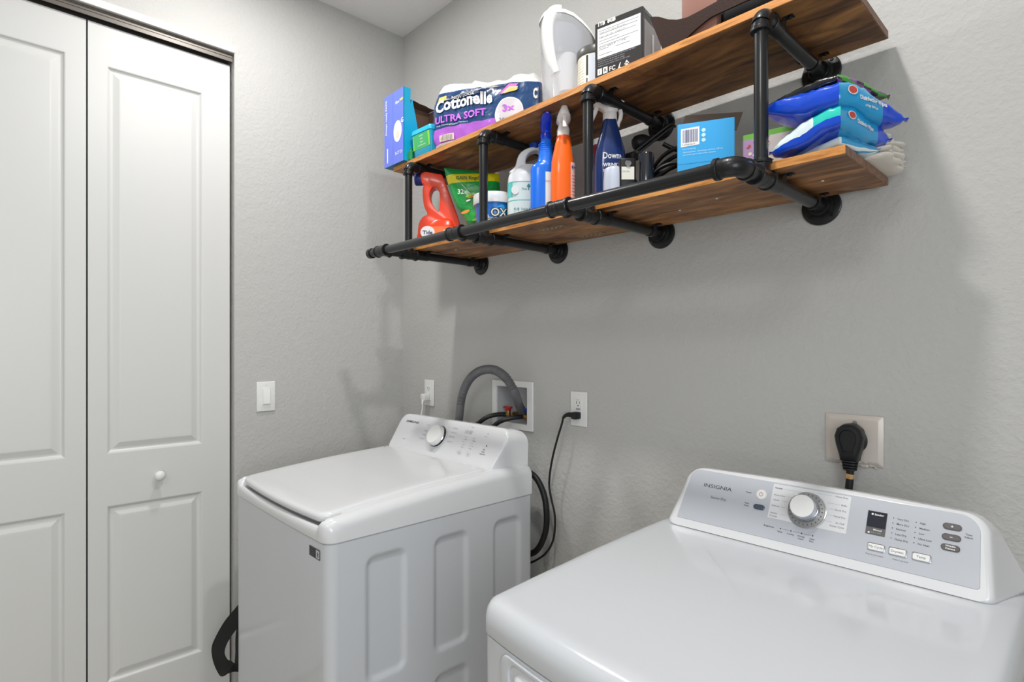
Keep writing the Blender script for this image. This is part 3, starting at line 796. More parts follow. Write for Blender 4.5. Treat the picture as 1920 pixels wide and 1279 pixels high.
outlet('outlet', 'white outlet with a black cord plugged in, between the supply box and the dryer outlet', 1.094, 1.203, led=True)
outlet('outlet', 'white outlet nearest the corner with a white plug in it, above the washing machine', .224, 1.206)
# black plug and cord
pc = thing('power_cord', 'thin black power cord plugged into the middle outlet and hanging behind the washer', 'power cord', (1.094, -.008, 1.183))
PO = Vector((1.094, -.008, 1.183))
def rel(pts, o): return [tuple(Vector(p) - Vector(o)) for p in pts]
MB().loft([[(x * s_ + dx, y, z * s_ - .0) for x, z in rrect(-.0125, .0125, -.013, .011, .005, 3)] for y, s_, dx in ((0, .95, 0), (-.004, 1, 0), (-.022, 1, 0), (-.026, .8, 0))], M_blackr).tube([(-.006, -.017, 0), (-.022, -.022, .001), (-.034, -.026, -.003), (-.042, -.028, -.012)], .008, M_blackr, 12, 5, rf=lambda t: .0095 - .005 * t).build('plug', pc)
cordp = [(1.052, -.036, 1.171), (1.046, -.036, 1.150), (1.030, -.040, 1.10), (1.010, -.04, 1.04), (.996, -.04, .98), (.992, -.04, .93), (1.003, -.04, .885), (1.017, -.04, .84), (1.020, -.042, .79), (1.010, -.045, .74), (.975, -.05, .69), (.90, -.055, .64), (.80, -.06, .60)]
MB().tube(rel(cordp, PO), .0036, M_blackr, 10, 8).build('cord', pc)
# white plug + cord
pc = thing('white_power_cord', 'white plug and cord hanging from the outlet nearest the corner', 'power cord', (.224, -.008, 1.188))
PO = Vector((.224, -.008, 1.188))
MB().box((-.022, -.030, -.015), (.012, 0, .014), M_white, .004, 2).tube([(-.004, -.024, -.012), (-.003, -.030, -.020), (-.001, -.032, -.032)], .006, M_white, 10, 4, rf=lambda t: .007 - .003 * t).build('plug', pc)
MB().tube(rel([(.223, -.039, 1.158), (.221, -.04, 1.13), (.216, -.045, 1.08), (.22, -.05, 1.0), (.24, -.055, .9)], PO), .0033, M_white, 10, 6).build('cord', pc)
# washer supply box
sb = thing('washer_supply_box', 'white recessed water supply box with red and blue valves above the washing machine', 'supply box', (.7665, 0, 1.192))
sx, sz = .7665, 1.192
mb = MB(); oo = rrect(.655 - sx, .879 - sx, 1.101 - sz, 1.284 - sz, .004, 3); ii = rrect(.679 - sx, .849 - sx, 1.125 - sz, 1.260 - sz, .004, 3)
mb.loft([[(u, -.0004, v) for u, v in oo], [(u, -.006, v) for u, v in oo], [(u, -.008, v) for u, v in inset2(oo, .002)], [(u, -.008, v) for u, v in inset2(ii, -.002)], [(u, -.005, v) for u, v in ii], [(u, .001, v) for u, v in ii]], M_white, (False, False))
mb.build('frame', sb)
mb = MB(); i2 = [(u, v) for u, v in inset2(ii, .0005)]
mb.loft([[(u, .001, v) for u, v in i2], [(u, .085, v) for u, v in inset2(ii, .004)]], M_recess, (False, True))
mb.build('recess_tray', sb)
def valve(x, mt, lab):
    vx = x - sx
    mb = MB()
    mb.cyl((vx, .016, 1.135 - sz), (vx, .016, 1.168 - sz), .010, M_brass, 12, .002).cyl((vx - .030, .012, 1.150 - sz), (vx + .004, .012, 1.150 - sz), .009, M_brass, 6, .001).cyl((vx, .016, 1.166 - sz), (vx, .016, 1.176 - sz), .006, M_brass)
    mb.cyl((vx, .045, 1.150 - sz), (vx, .084, 1.150 - sz), .009, M_brass).cyl((vx, .025, 1.150 - sz), (vx, .010, 1.150 - sz), .0085, M_brass, 8)
    v = mb.build('valve', sb, label=lab)
    MB().box((vx - .020, .006, 1.174 - sz), (vx + (.020 if x < .8 else .010), .022, 1.182 - sz), mt, .003, 2).box((vx - .010, .008, 1.166 - sz), (vx + .010, .024, 1.176 - sz), mt, .003).build('valve_handle', v)
valve(.724, M_valvered, 'brass valve with red handle'); valve(.838, M_valveblue, 'brass valve with blue handle')
# hoses
def hose(name, label, cat, pts, r, mt, ribs=None, part='rubber'):
    o = thing(name, label, cat, pts[0]); 
    if not ribs: MB().tube(rel(pts, pts[0]), r, mt, 16, 10).build('hose_tube', o); return o
    P = catmull(rel(pts, pts[0]), 60); n = len(P)
    L = [0]
    for i in range(1, n): L.append(L[-1] + (P[i] - P[i - 1]).length)
    def rf(t):
        i = min(n - 1, int(t * (n - 1))); w = L[i] / L[-1]
        return r + (.0016 * math.sin(L[i] * 2 * PI / .0060) if ribs[0] < w < ribs[1] else .0004)
    MB().tube(P, r, mt, 18, 1, rf=rf).build('hose_tube', o, smooth=70); return o
hose('drain_hose', 'grey corrugated drain hose arching from behind the washer into the supply box', 'hose',
[(.535, -.085, .90), (.535, -.085, 1.04), (.548, -.085, 1.142), (.566, -.085, 1.222), (.610, -.085, 1.285), (.672, -.083, 1.320), (.745, -.080, 1.327), (.805, -.075, 1.302), (.832, -.060, 1.258), (.829, -.038, 1.222), (.813, -.012, 1.195), (.796, .020, 1.172), (.784, .050, 1.150)], .0158, M_hose, (.34, .80))
hose('supply_hose', 'black water hose from the red valve to the back of the washer', 'hose', [(.716, .012, 1.150), (.700, -.015, 1.151), (.680, -.050, 1.143), (.655, -.070, 1.122), (.625, -.08, 1.09), (.61, -.08, 1.02), (.60, -.08, .9)], .0085, M_blackr)
hose('supply_hose', 'black water hose from the blue valve to the back of the washer', 'hose', [(.812, .010, 1.150), (.800, -.022, 1.149), (.775, -.055, 1.140), (.745, -.072, 1.120), (.715, -.082, 1.085), (.70, -.08, 1.0), (.70, -.08, .88)], .0085, M_blackr)
hose('coiled_hose', 'thick black hose looping out behind the right rear edge of the washer', 'hose', [(.80, -.075, .93), (.88, -.07, .97), (.945, -.066, .962), (.985, -.062, .91), (1.000, -.062, .84), (.992, -.062, .77), (.95, -.066, .70), (.86, -.07, .66)], .0105, M_blackr)
# dryer outlet plate with the big plug
do = thing('dryer_outlet', 'large square metal outlet plate with paint smears, above the dryer', 'electrical outlet', (1.9127, -.0005, 1.1977))
mb = MB()
mb.loft([[(u, y, v) for u, v in rrect(-.0595 + i_, .0595 - i_, -.0575 + i_, .0575 - i_, .003, 3)] for y, i_ in ((0, 0), (-.003, .0005), (-.0085, .009), (-.009, .011))], M_nickel, (False, True))
mb.build('outlet_plate', do)
mb = MB()
rnd = random.Random(3)
for k in range(26):
    u = rnd.uniform(-.057, .057); v = rnd.uniform(-.060, -.048); s_ = rnd.uniform(.002, .005)
    mb.sphere((u, -.004 - .004 * (abs(u) < .045) * (v > -.05), v), s_, M_nickel, 5, (1.4, .35, .8))
mb.build('paint_smear', do, label='rough dried paint along the lower edge')
mb = MB(); mb.lathe([(.030, .0), (.030, .0115), (.028, .0125), (.0001, .0125)], M_blackp, 36, Matrix.Rotation(R(90), 4, 'X')); mb.build('receptacle', do)
mb = MB(); screw(mb, (.004, -.009, .040), r=.005); mb.build('screw', do)
pl = thing('dryer_power_cord', 'thick black dryer plug and cord hanging from the large square outlet', 'power cord', (1.9127, -.013, 1.205))
mb = MB(); ang = Matrix.Identity(4)
outl = [(-.017, -.052), (.017, -.052), (.019, -.040), (.026, -.016), (.029, .003), (.024, .020), (.012, .030), (0, .032), (-.012, .030), (-.024, .020), (-.029, .003), (-.026, -.016), (-.019, -.040)]
cx2 = lambda s_, y, dz=0: [(u * s_, y, v * s_ + dz) for u, v in refine(outl, .008)]
mb.loft([cx2(.93, 0), cx2(1, -.003), cx2(1, -.026), cx2(.96, -.032), cx2(.84, -.036), cx2(.62, -.037), cx2(.56, -.034), cx2(.3, -.034)], M_blackr)
for k in range(4): mb.loft([[(u * s_, -.018 + w * s_, -.050 - .006 * k - dz) for u, w in superell(.034 - .002 * k, .026, 2.6, 20)] for s_, dz in ((.85, 0), (1, .001), (1, .0045), (.85, .0056))], M_blackr)
mb.build('plug', pl)
mb = MB().tube([(0, -.018, -.066), (0, -.018, -.09), (-.003, -.022, -.13), (-.010, -.03, -.20), (-.02, -.035, -.32), (-.04, -.04, -.5)], .008, M_blackr, 14, 5); 
mb.build('cord', pl)
mb = MB().cyl((0, -.0182, -.082), (-.0012, -.0190, -.093), .0089, M_tan, 16, .0008).text('10', M_brass, lambda a, b_: Vector((a, -.0276, -.090 + b_)), h=.004, align='C'); mb.build('cord_tag', pl, label='tan paper tag around the cord')

# black strap loop hanging at the side of the washer
st = thing('strap', 'black webbing strap loop hanging between the closet door and the washer', 'strap', (.262, -.735, .60))
o_ = Vector((.262, -.735, .60)); mb = MB()
path = [(.296, -.735, .60), (.270, -.765, .545), (.225, -.800, .48), (.190, -.835, .42), (.180, -.862, .365), (.178, -.862, .325), (.198, -.850, .292), (.235, -.830, .288), (.256, -.812, .305), (.250, -.805, .345), (.236, -.800, .41), (.250, -.785, .48), (.280, -.755, .54), (.296, -.735, .595)]
P = catmull(path, 8); rws = []
side = Vector((.62, .78, 0)).normalized()
for i, p in enumerate(P):
    Tn = (P[min(i + 1, len(P) - 1)] - P[max(i - 1, 0)]).normalized(); n_ = side - Tn * side.dot(Tn); n_.normalize()
    b_ = Tn.cross(n_); tw = .3 * math.sin(i / len(P) * 5)
    d1_ = n_ * math.cos(tw) + b_ * math.sin(tw); d2_ = Tn.cross(d1_); p = p - o_
    rws.append([p + d1_ * .026 + d2_ * .001, p + d1_ * .026 - d2_ * .001, p - d1_ * .026 - d2_ * .001, p - d1_ * .026 + d2_ * .001])
mb.loft(rws, M_blackr); mb.build('webbing', st, smooth=40)
MB().box((.301 - .262, -.012, -.018), (.3065 - .262, .012, .02), M_blackp, .003).cyl((.302 - .262, 0, -.004), (.285 - .262, 0, -.004), .004, M_blackp, 12, .001).build('hook', st)
# ------------------------------------------------------------------ pipe shelf
SX0, SX1, SYF, SYB = .440, 1.986, -.321, -.027
ZL, ZU, TH = 1.7632, 2.0832, .0172
TL, TU = ZL + TH, ZU + TH
BX = (.583, 1.000, 1.409, 1.844)
PY, RY = -.345, -.452
PZL, PZU, PR = 1.7465, 2.0665, .0142
shelf = thing('pipe_shelf', 'two-tier wall shelf of brown rustic boards on black iron pipes', 'shelf', (1.19, 0, 1.745))
SO = Vector((1.19, 0, 1.745)); SM = Matrix.Translation(-SO)
def sbuild(mb, name, parent=None, **kw):
    mb.v = [tuple(SM @ Vector(v)) for v in mb.v]; return mb.build(name, parent or shelf, **kw)
for z, zt in ((ZL, 'lower'), (ZU, 'upper')):
    mb = MB(); e = .0012
    P = lambda x, y, w: (x, y, z + w)
    mb.box((SX0 + .0012, SYF + .0014, z), (SX1 - .0012, SYB, z + TH), M_wood, .0008, 1)
    mb.box((SX0, SYF, z + .0004), (SX1, SYF + .0016, z + TH - .0004), M_edge, .0004, 1)
    mb.box((SX1 - .0016, SYF + .0004, z + .0004), (SX1, SYB, z + TH - .0004), M_edge2, .0004, 1)
    mb.box((SX0, SYF + .0004, z + .0004), (SX0 + .0016, SYB, z + TH - .0004), M_edge2, .0004, 1)
    sbuild(mb, 'shelf_board')
def ring(mb, a, b_, r, mt=None):
    mb.cyl(a, b_, r, mt or M_cast, 24, .0012)
for i, bx in enumerate(BX):
    for z in (PZL, PZU):
        fl = MB()
        q = Matrix.Translation((bx, -.0005, z)) @ Matrix.Rotation(R(90), 4, 'X')
        fl.lathe([(.0435, 0), (.044, .001), (.0435, .0045), (.041, .006), (.027, .0065), (.0245, .010), (.0225, .016), (.0225, .022), (.0215, .023), (.012, .023)], M_cast, 40, q)
        for k in range(4):
            a = PI / 4 + PI / 2 * k; c = Vector((bx + .0335 * math.cos(a), -.0066, z + .0335 * math.sin(a))); fl.cyl(c, c + Vector((0, -.0022, 0)), .0042, M_screw if False else M_cast, 10, .001)
        sbuild(fl, 'wall_flange')
        yend = RY + .012 if z == PZL else PY + .012
        bp = MB().cyl((bx, -.020, z), (bx, yend, z), PR, M_pipe, 24); sbuild(bp, 'bracket_pipe')
    # vertical post
    sbuild(MB().cyl((bx, PY, PZL + .012), (bx, PY, PZU - .006), PR - .0008, M_pipe, 24), 'post')
    # elbow at the top
    el = MB(); cr = .021
    pts = [(bx, PY, PZU - .030), (bx, PY, PZU - .018)] + [(bx, PY + cr - cr * math.cos(a), PZU - cr + cr * math.sin(a)) for a in (.15, .5, .8, 1.1, 1.42)] + [(bx, PY + .030, PZU), (bx, PY + .042, PZU)]
    el.tube(pts, .0178, M_cast, 24, 3)
    ring(el, (bx, PY, PZU - .034), (bx, PY, PZU - .026), .0205); ring(el, (bx, PY + .036, PZU), (bx, PY + .044, PZU), .0205)
    ring(el, (bx, PY + .046, PZU), (bx, PY + .070, PZU), .0168)
    sbuild(el, 'elbow_fitting')
    # lower tee
    te = MB(); ring(te, (bx, PY - .030, PZL), (bx, PY + .032, PZL), .0185); ring(te, (bx, PY, PZL), (bx, PY, PZL + .030), .0180)
    ring(te, (bx, PY - .0315, PZL), (bx, PY - .024, PZL), .0212); ring(te, (bx, PY + .026, PZL), (bx, PY + .0335, PZL), .0212); ring(te, (bx, PY, PZL + .025), (bx, PY, PZL + .033), .0208)
    te.sphere((bx, PY, PZL), .0195, M_cast, 10)
    ring(te, (bx, PY + .036, PZL), (bx, PY + .075, PZL), .0168)
    sbuild(te, 'tee_fitting')
    # rail fitting
    te = MB()
    if i < 3:
        ring(te, (bx - .030, RY, PZL), (bx + .030, RY, PZL), .0185); ring(te, (bx - .032, RY, PZL), (bx - .025, RY, PZL), .0208); ring(te, (bx + .025, RY, PZL), (bx + .032, RY, PZL), .0208)
        ring(te, (bx, RY, PZL), (bx, RY + .030, PZL), .0180); ring(te, (bx, RY + .025, PZL), (bx, RY + .032, PZL), .0206); te.sphere((bx, RY, PZL), .0192, M_cast, 10)
        sbuild(te, 'tee_fitting')
    else:
        pts = [(bx - .036, RY, PZL), (bx - .026, RY, PZL)] + [(bx - cr + cr * math.sin(a), RY + cr - cr * math.cos(a), PZL) for a in (.15, .5, .8, 1.1, 1.42)] + [(bx, RY + .030, PZL), (bx, RY + .040, PZL)]
        te.tube(pts, .0185, M_cast, 24, 3); ring(te, (bx - .042, RY, PZL), (bx - .032, RY, PZL), .0212); ring(te, (bx, RY + .036, PZL), (bx, RY + .045, PZL), .0212)
        sbuild(te, 'elbow_fitting')
    # pipe straps screwed under the boards
    for z, zb in ((PZL, ZL), (PZU, ZU)):
        for y in (-.270, -.062):
            cl = MB()
            arc = [(bx + (PR + .002) * math.cos(a), z + (PR + .002) * math.sin(a)) for a in [PI * 1.0 + PI * k / 10 for k in range(11)]]
            prof = [(bx - .034, zb - .0015), (bx - PR - .003, zb - .0015)] + [(arc[k][0], arc[k][1]) for k in range(11)] + [(bx + PR + .003, zb - .0015), (bx + .034, zb - .0015)]
            rw = []
            for y_ in (y - .008, y + .008): rw.append([(a, y_, b_) for a, b_ in prof])
            rw2 = [[(a, y_, b_ + .0012) for a, b_ in prof] for y_ in (y + .008, y - .008)]
            cl.grid(rw + rw2 + [rw[0]], M_cast)
            for s_ in (-1, 1): c = Vector((bx + s_ * .027, y, zb - .0012)); cl.cyl(c, c + Vector((0, 0, -.004)), .0042, M_cast, 10, .001)
            sbuild(cl, 'pipe_strap')
sbuild(MB().cyl((.512, RY, PZL), (BX[3] - .030, RY, PZL), PR, M_pipe, 24), 'rail')
mb = MB(); ring(mb, (.498, RY, PZL), (.516, RY, PZL), .0180); mb.sphere((.499, RY, PZL), .0165, M_cast, 10, (.5, 1, 1)); sbuild(mb, 'end_cap')
# perforated hanging plates and pale screw heads under the boards
M_plate = mat('zinc_plate', (150, 135, 108), .5, metal=.2)
for (x, y, zb) in ((1.190, -.242, ZL), (1.206, -.078, ZL), (1.205, -.258, ZU)):
    mb = MB(); mb.box((x - .048, y - .011, zb - .0016), (x + .048, y + .011, zb), M_plate, .0005, 1)
    for k in range(5):
        for s_ in (-1, 1): c = Vector((x - .034 + .017 * k + .004 * s_, y + .0045 * s_, zb - .0016)); mb.cyl(c, c + Vector((0, 0, -.0005)), .0024, M_dark, 8)
    sbuild(mb, 'joint_plate')
mb = MB()
for (x, y) in ((1.56, -.16), (1.68, -.20), (1.90, -.17), (.70, -.22)):
    mb = MB(); c = Vector((x, y, ZL)); mb.cyl(c, c + Vector((0, 0, -.0015)), .003, M_white, 10); sbuild(mb, 'board_screw')


# ------------------------------------------------------------------ goods: helpers
VIEW = R(46.65)                          # things turned to face the room's middle
def lerp(a, b_, t): return a + (b_ - a) * t
def bottle(mb, secs, mt, n=32, e=2.6, M=None):
    """secs = (z, width, depth, cx, cy, exponent)"""
    loops = [[(x, y, s_[0]) for x, y in superell(s_[1], s_[2], s_[5] if len(s_) > 5 else e, n, s_[3] if len(s_) > 3 else 0, s_[4] if len(s_) > 4 else 0)] for s_ in secs]
    return mb.loft(loops, mt, (True, True), M)
def smooth_secs(secs, sub=4):
    out = []
    S_ = [tuple(list(s_) + [0, 0, 2.6][len(s_) - 3:]) if len(s_) < 6 else s_ for s_ in secs]
    for i in range(len(S_) - 1):
        p0 = S_[max(0, i - 1)]; p1 = S_[i]; p2 = S_[i + 1]; p3 = S_[min(len(S_) - 1, i + 2)]
        for k in range(sub):
            t = k / sub; v = []
            for a, b_, c, d in zip(p0, p1, p2, p3): v.append(.5 * (2 * b_ + (c - a) * t + (2 * a - 5 * b_ + 4 * c - d) * t * t + (3 * b_ - a - 3 * c + d) * t ** 3))
            v[0] = lerp(p1[0], p2[0], t); lo_, hi_ = sorted((p1[1], p2[1])); v[1] = max(lo_ * .98, min(hi_ * 1.02, v[1])); lo_, hi_ = sorted((p1[2], p2[2])); v[2] = max(lo_ * .98, min(hi_ * 1.02, v[2]))
            out.append(tuple(v))
    out.append(S_[-1]); return out
def oncurve(P, n=10):
    return [(p.x, p.y) for p in catmull([(a, b_, 0) for a, b_ in P], n)]
def smooth_outline(pts, sub=4):
    P = [Vector((a, b_, 0)) for a, b_ in pts]; n = len(P); out = []
    for i in range(n):
        p0, p1, p2, p3 = P[i - 1], P[i], P[(i + 1) % n], P[(i + 2) % n]
        for k in range(sub):
            t = k / sub; q = .5 * ((2 * p1) + (-p0 + p2) * t + (2 * p0 - 5 * p1 + 4 * p2 - p3) * t * t + (-p0 + 3 * p1 - 3 * p2 + p3) * t ** 3)
            out.append((q.x, q.y))
    return out
def decal(mb, F_, pts, mt, e=.0005): mb.poly([F_(u, v, e) for u, v in pts], mt)
def trigger_head(mb, z0, mt, h=.062, w=.026):
    """spray trigger seen from behind/side; nozzle towards +x... built along local axes, base collar at z0"""
    bottle(mb, smooth_secs([(z0, w, w), (z0 + h * .18, w * 1.0, w), (z0 + h * .36, w * .82, w * .95), (z0 + h * .52, w * .9, w * 1.1), (z0 + h * .72, w * 1.05, w * 1.7, 0, .006), (z0 + h * .9, w * .85, w * 2.0, 0, .010), (z0 + h, w * .45, w * 1.5, 0, .008)], 3), mt, 24, 2.4)

# ---- lower board, left to right
M_redb = mat('jug_orange_red', (236, 62, 24), .25, coat=.3)
M_orangel = mat('jug_label_orange', (246, 110, 40), .3)
M_navycap = mat('navy_cap', (38, 52, 120), .35)
t = thing('detergent_jug', 'orange-red detergent jug with navy cap, at the left end of the lower board', 'detergent jug', (.611, -.226, TL), VIEW)
zb = TL
tide = [(-.064, 2.055), (-.004, 2.048), (.014, 2.039), (.038, 1.975), (.072, 1.879), (.076, 1.84), (.074, zb + .004), (-.072, zb + .004), (-.078, 1.83), (-.074, 1.866), (-.060, 1.89), (-.043, 1.901), (-.056, 1.932), (-.061, 1.985), (-.056, 2.010), (-.064, 2.015)]
hole = [(-.026, 1.997), (-.011, 2.000), (.002, 1.978), (.003, 1.93), (-.004, 1.910), (-.019, 1.928), (-.031, 1.949), (-.034, 1.975)]
mb = MB()
def rel2(o, dx=0): return [(x + dx, z - TL) for x, z in o]
def densify(o, st=.006): return refine(o, st)
mb.plate(smooth_outline(rel2(tide), 3), .056, M_redb, Matrix.Translation((0, -.028, 0)), .013, [smooth_outline(rel2(hole), 3)], 4)
mb.build('jug_body', t, smooth=50)
mb = MB()
secs = [(.001, .140, .074, 0, 0), (.012, .146, .082, 0, 0), (.040, .144, .082, 0, 0), (.075, .132, .078, .004, 0), (.098, .100, .066, .012, 0), (.110, .060, .05, .02, 0)]
bottle(mb, smooth_secs(secs), M_redb, 40, 2.6); mb.build('jug_base', t)
mb = MB()
for k, (z0, z1, mt_) in enumerate(((.022, .098, M_orangel),)):
    secs = smooth_secs([(.018, .1475, .0835, 0, 0), (.042, .146, .084, 0, 0), (.072, .136, .080, .003, 0)], 4)
    lp = [[(x, y, s_[0]) for x, y in superell(s_[1], s_[2], 2.6, 64, s_[3], s_[4])][34:62] for s_ in secs]
    mb.grid(lp, M_orangel)
fr = frame((-.072, -.0445, .03), (1, 0, 0), (0, 0, 1))
mb.loft([[(-.040 + .026 * math.cos(a), -.0400 - y, .050 + .023 * math.sin(a)) for a in [2 * PI * k / 24 for k in range(24)]] for y in (0, .0025)], M_white, (False, True))
mb.loft([[(.028 + .011 * math.cos(a), -.0405 - y, .052 + .010 * math.sin(a)) for a in [2 * PI * k / 18 for k in range(18)]] for y in (0, .0025)], M_white, (False, True))
mb.text('Tide', M_navycap, lambda u, v: Vector((-.058 + u, -.0430, .043 + v)), h=.013, w=.036, bold=.03)
mb.build('jug_label', t, label='orange label with white roundel')
mb = MB(); q = Matrix.Translation((-.062, 0, 2.035 - TL)) @ Matrix.Rotation(R(-90), 4, 'Y')
mb.lathe([(.016, -.004), (.0205, 0), (.0215, .004), (.0215, .028), (.0195, .031), (.0001, .0312)], M_navycap, 28, q)
for k in range(28): mb.box((.0212, -.0009, .005), (.0224, .0009, .027), M_navycap, 0, M=q @ Matrix.Rotation(2 * PI * k / 28, 4, 'Z'))
mb.build('cap', t, label='navy blue screw cap')

def pouch(mb, outline, th, mtf, rings=7, nz=.0, seed=0, M=None, sq=.5):
    """sealed pouch: outline (x,z), swelling in y"""
    o = outline; cx = sum(p[0] for p in o) / len(o); cz = sum(p[1] for p in o) / len(o)
    for sgn in (-1, 1):
        loops = []
        for k in range(rings + 1):
            s_ = 1 - k / (rings + .3); s_ = max(s_, .02)
            d = th * max(0, (1 - s_ ** 2.2)) ** sq
            lp = []
            for x, z in o:
                X = cx + (x - cx) * s_; Z = cz + (z - cz) * s_
                w = noise.noise(Vector((X * 28 + seed, Z * 28, sgn * 3))) * nz * (1 if k else 0)
                lp.append((X, sgn * (d + w + (.0004 if k == 0 else 0)), Z))
            loops.append(lp if sgn > 0 else lp[::1])
        if sgn < 0: mb.loft(loops, mtf, (False, True), M)
        else: mb.loft([list(reversed(l)) for l in loops], mtf, (False, True), M)
    return mb
def zone_mat(name, rules, rough=.3, coat=.5, bump=.0, bscale=60, axis='Z'):
    """rules: list of (height fraction in metres, colour) stepped along local z with slight waviness"""
    m = bpy.data.materials.new(name); m.use_nodes = True; nt = m.node_tree; L = nt.links; b = nt.nodes['Principled BSDF']
    b.inputs['Roughness'].default_value = rough; b.inputs['Coat Weight'].default_value = coat; b.inputs['Coat Roughness'].default_value = .1
    tc = nt.nodes.new('ShaderNodeTexCoord'); sp = nt.nodes.new('ShaderNodeSeparateXYZ'); L.new(tc.outputs['Object'], sp.inputs[0])
    nz = nt.nodes.new('ShaderNodeTexNoise'); nz.inputs['Scale'].default_value = bscale; nz.inputs['Detail'].default_value = 2; L.new(tc.outputs['Object'], nz.inputs['Vector'])
    # v = z + curve * x^2 * k + tilt * x
    prev = None
    col = None
    for i, (cut, tilt, curv, c) in enumerate(rules):
        if i == 0: col = nt.nodes.new('ShaderNodeRGB'); col.outputs[0].default_value = rgb(*c); col = col.outputs[0]; continue
        m1 = nt.nodes.new('ShaderNodeMath'); m1.operation = 'MULTIPLY_ADD'; L.new(sp.outputs['X'], m1.inputs[0]); m1.inputs[1].default_value = -tilt; m1.inputs[2].default_value = -cut
        m2 = nt.nodes.new('ShaderNodeMath'); m2.operation = 'MULTIPLY'; L.new(sp.outputs['X'], m2.inputs[0]); L.new(sp.outputs['X'], m2.inputs[1])
        m3 = nt.nodes.new('ShaderNodeMath'); m3.operation = 'MULTIPLY_ADD'; L.new(m2.outputs[0], m3.inputs[0]); m3.inputs[1].default_value = -curv; L.new(m1.outputs[0], m3.inputs[2])
        m4 = nt.nodes.new('ShaderNodeMath'); m4.operation = 'ADD'; L.new(sp.outputs['Z'], m4.inputs[0]); L.new(m3.outputs[0], m4.inputs[1])
        m5 = nt.nodes.new('ShaderNodeMath'); m5.operation = 'GREATER_THAN'; L.new(m4.outputs[0], m5.inputs[0]); m5.inputs[1].default_value = 0
        mx = nt.nodes.new('ShaderNodeMix'); mx.data_type = 'RGBA'; L.new(m5.outputs[0], mx.inputs['Factor']); L.new(col, mx.inputs['A']); mx.inputs['B'].default_value = rgb(*c); col = mx.outputs['Result']
    L.new(col, b.inputs['Base Color'])
    if bump:
        bp = nt.nodes.new('ShaderNodeBump'); bp.inputs['Strength'].default_value = bump; bp.inputs['Distance'].default_value = .004; L.new(nz.outputs['Fac'], bp.inputs['Height']); L.new(bp.outputs['Normal'], b.inputs['Normal'])
    return m
# green pouch
M_green = zone_mat('green_film', [(0, 0, 0, (18, 120, 60)), (.075, -.25, 0, (40, 172, 66)), (.11, .0, 0, (22, 158, 70)), (.215, .05, 0, (228, 214, 30)), (.246, .05, 0, (20, 150, 74))], .28, .6, .8, 45)
t = thing('green_pouch', 'green laundry pod pouch with a yellow band, leaning behind the orange-red jug', 'pouch', (.762, -.187, TL), VIEW)
po = [(-.108, .272), (-.050, .266), (.02, .260), (.090, .250), (.094, .19), (.088, .14), (.072, .085), (.060, .03), (.045, .002), (.0, .002), (-.012, .03), (-.034, .095), (-.061, .130), (-.080, .175), (-.096, .225)]
mb = MB(); pouch(mb, densify(po, .012), .030, M_green, 7, .003, 2); mb.build('pouch_film', t, smooth=60)
mb = MB(); Fp = lambda u, v, e=0: Vector((u, -.0335 + 1.1 * (u * u) - e, v))
mb.text('GAIN flings!', mat('print_dark_green', (20, 70, 40), .4), lambda u, v: Vector((-.062 + u, -.0315 + 1.2 * (-.05 + u) ** 2, .222 + v)), h=.012, w=.082, bold=.02)
mb.text('32', M_white, lambda u, v: Vector((-.055 + u, -.034, .170 + v)), h=.016, bold=.02)
M_lime = mat('print_lime', (150, 220, 60), .35); M_oran = mat('print_orange', (240, 150, 40), .35)
rnd = random.Random(5)
for k in range(14):
    u = rnd.uniform(-.03, .05); v = rnd.uniform(.05, .17); r_ = rnd.uniform(.006, .013); mt_ = (M_lime, M_lime, M_oran, M_white)[k % 4]
    mb.poly([(u + r_ * math.cos(a) * 1.2, -.0352 + .3 * u * u - .0004 * k, v + r_ * .6 * math.sin(a + .7)) for a in [2 * PI * j / 12 for j in range(12)]], mt_)
mb.build('pouch_print', t)
# white and blue tub
M_tubblue = mat('tub_blue', (16, 110, 200), .3, coat=.3); M_tublid = mat('tub_lid', (232, 234, 238), .3, coat=.3)
t = thing('powder_tub', 'round blue and white powder tub with white lid, behind the second post', 'tub', (.893, -.207, TL), VIEW)
mb = MB()
mb.lathe([(.052, 0), (.055, .003), (.058, .045), (.0585, .0455)], mat('tub_white', (226, 230, 236), .35), 48)
mb.lathe([(.0585, .0455), (.0635, .108), (.0638, .112)], M_tubblue, 48); mb.build('tub_body', t)
mb = MB().lathe([(.062, .106), (.069, .106), (.0705, .110), (.0705, .136), (.068, .1405), (.060, .142), (.056, .1405), (.0001, .1405)], M_tublid, 48); mb.build('lid', t)
M_tubsky = mat('tub_sky', (50, 165, 235), .3)
mb = MB(); CM = lambda a0, z0, r_, e: (lambda u, v: cylmap(0, 0, r_ + v * .085 / 1.0, a0, z0, e)(u, v))
def wrap_blob(mb, a0, zc, wu, hv, r0, mt_, e, n=24, wob=.0, seed=1):
    pts = []
    for k in range(n):
        a = 2 * PI * k / n; s_ = 1 + wob * math.sin(5 * a + seed)
        u = wu * math.cos(a) * s_; v = hv * math.sin(a) * s_; r_ = r0 + .085 * (zc + v) + e
        pts.append((r_ * math.cos(a0 + u / r_), r_ * math.sin(a0 + u / r_), zc + v))
    c = (  (r0 + .085 * zc + e) * math.cos(a0), (r0 + .085 * zc + e) * math.sin(a0), zc)
    k0 = len(mb.v); mb.add([c] + pts, [(0, i + 1, (i + 1) % n + 1) for i in range(n)], mt_)
A0 = R(-90)
wrap_blob(mb, A0 - .45, .050, .022, .016, .0545, M_white, .0012, wob=.25)
wrap_blob(mb, A0 + .38, .062, .030, .034, .0545, M_tubsky, .0010, wob=.1)
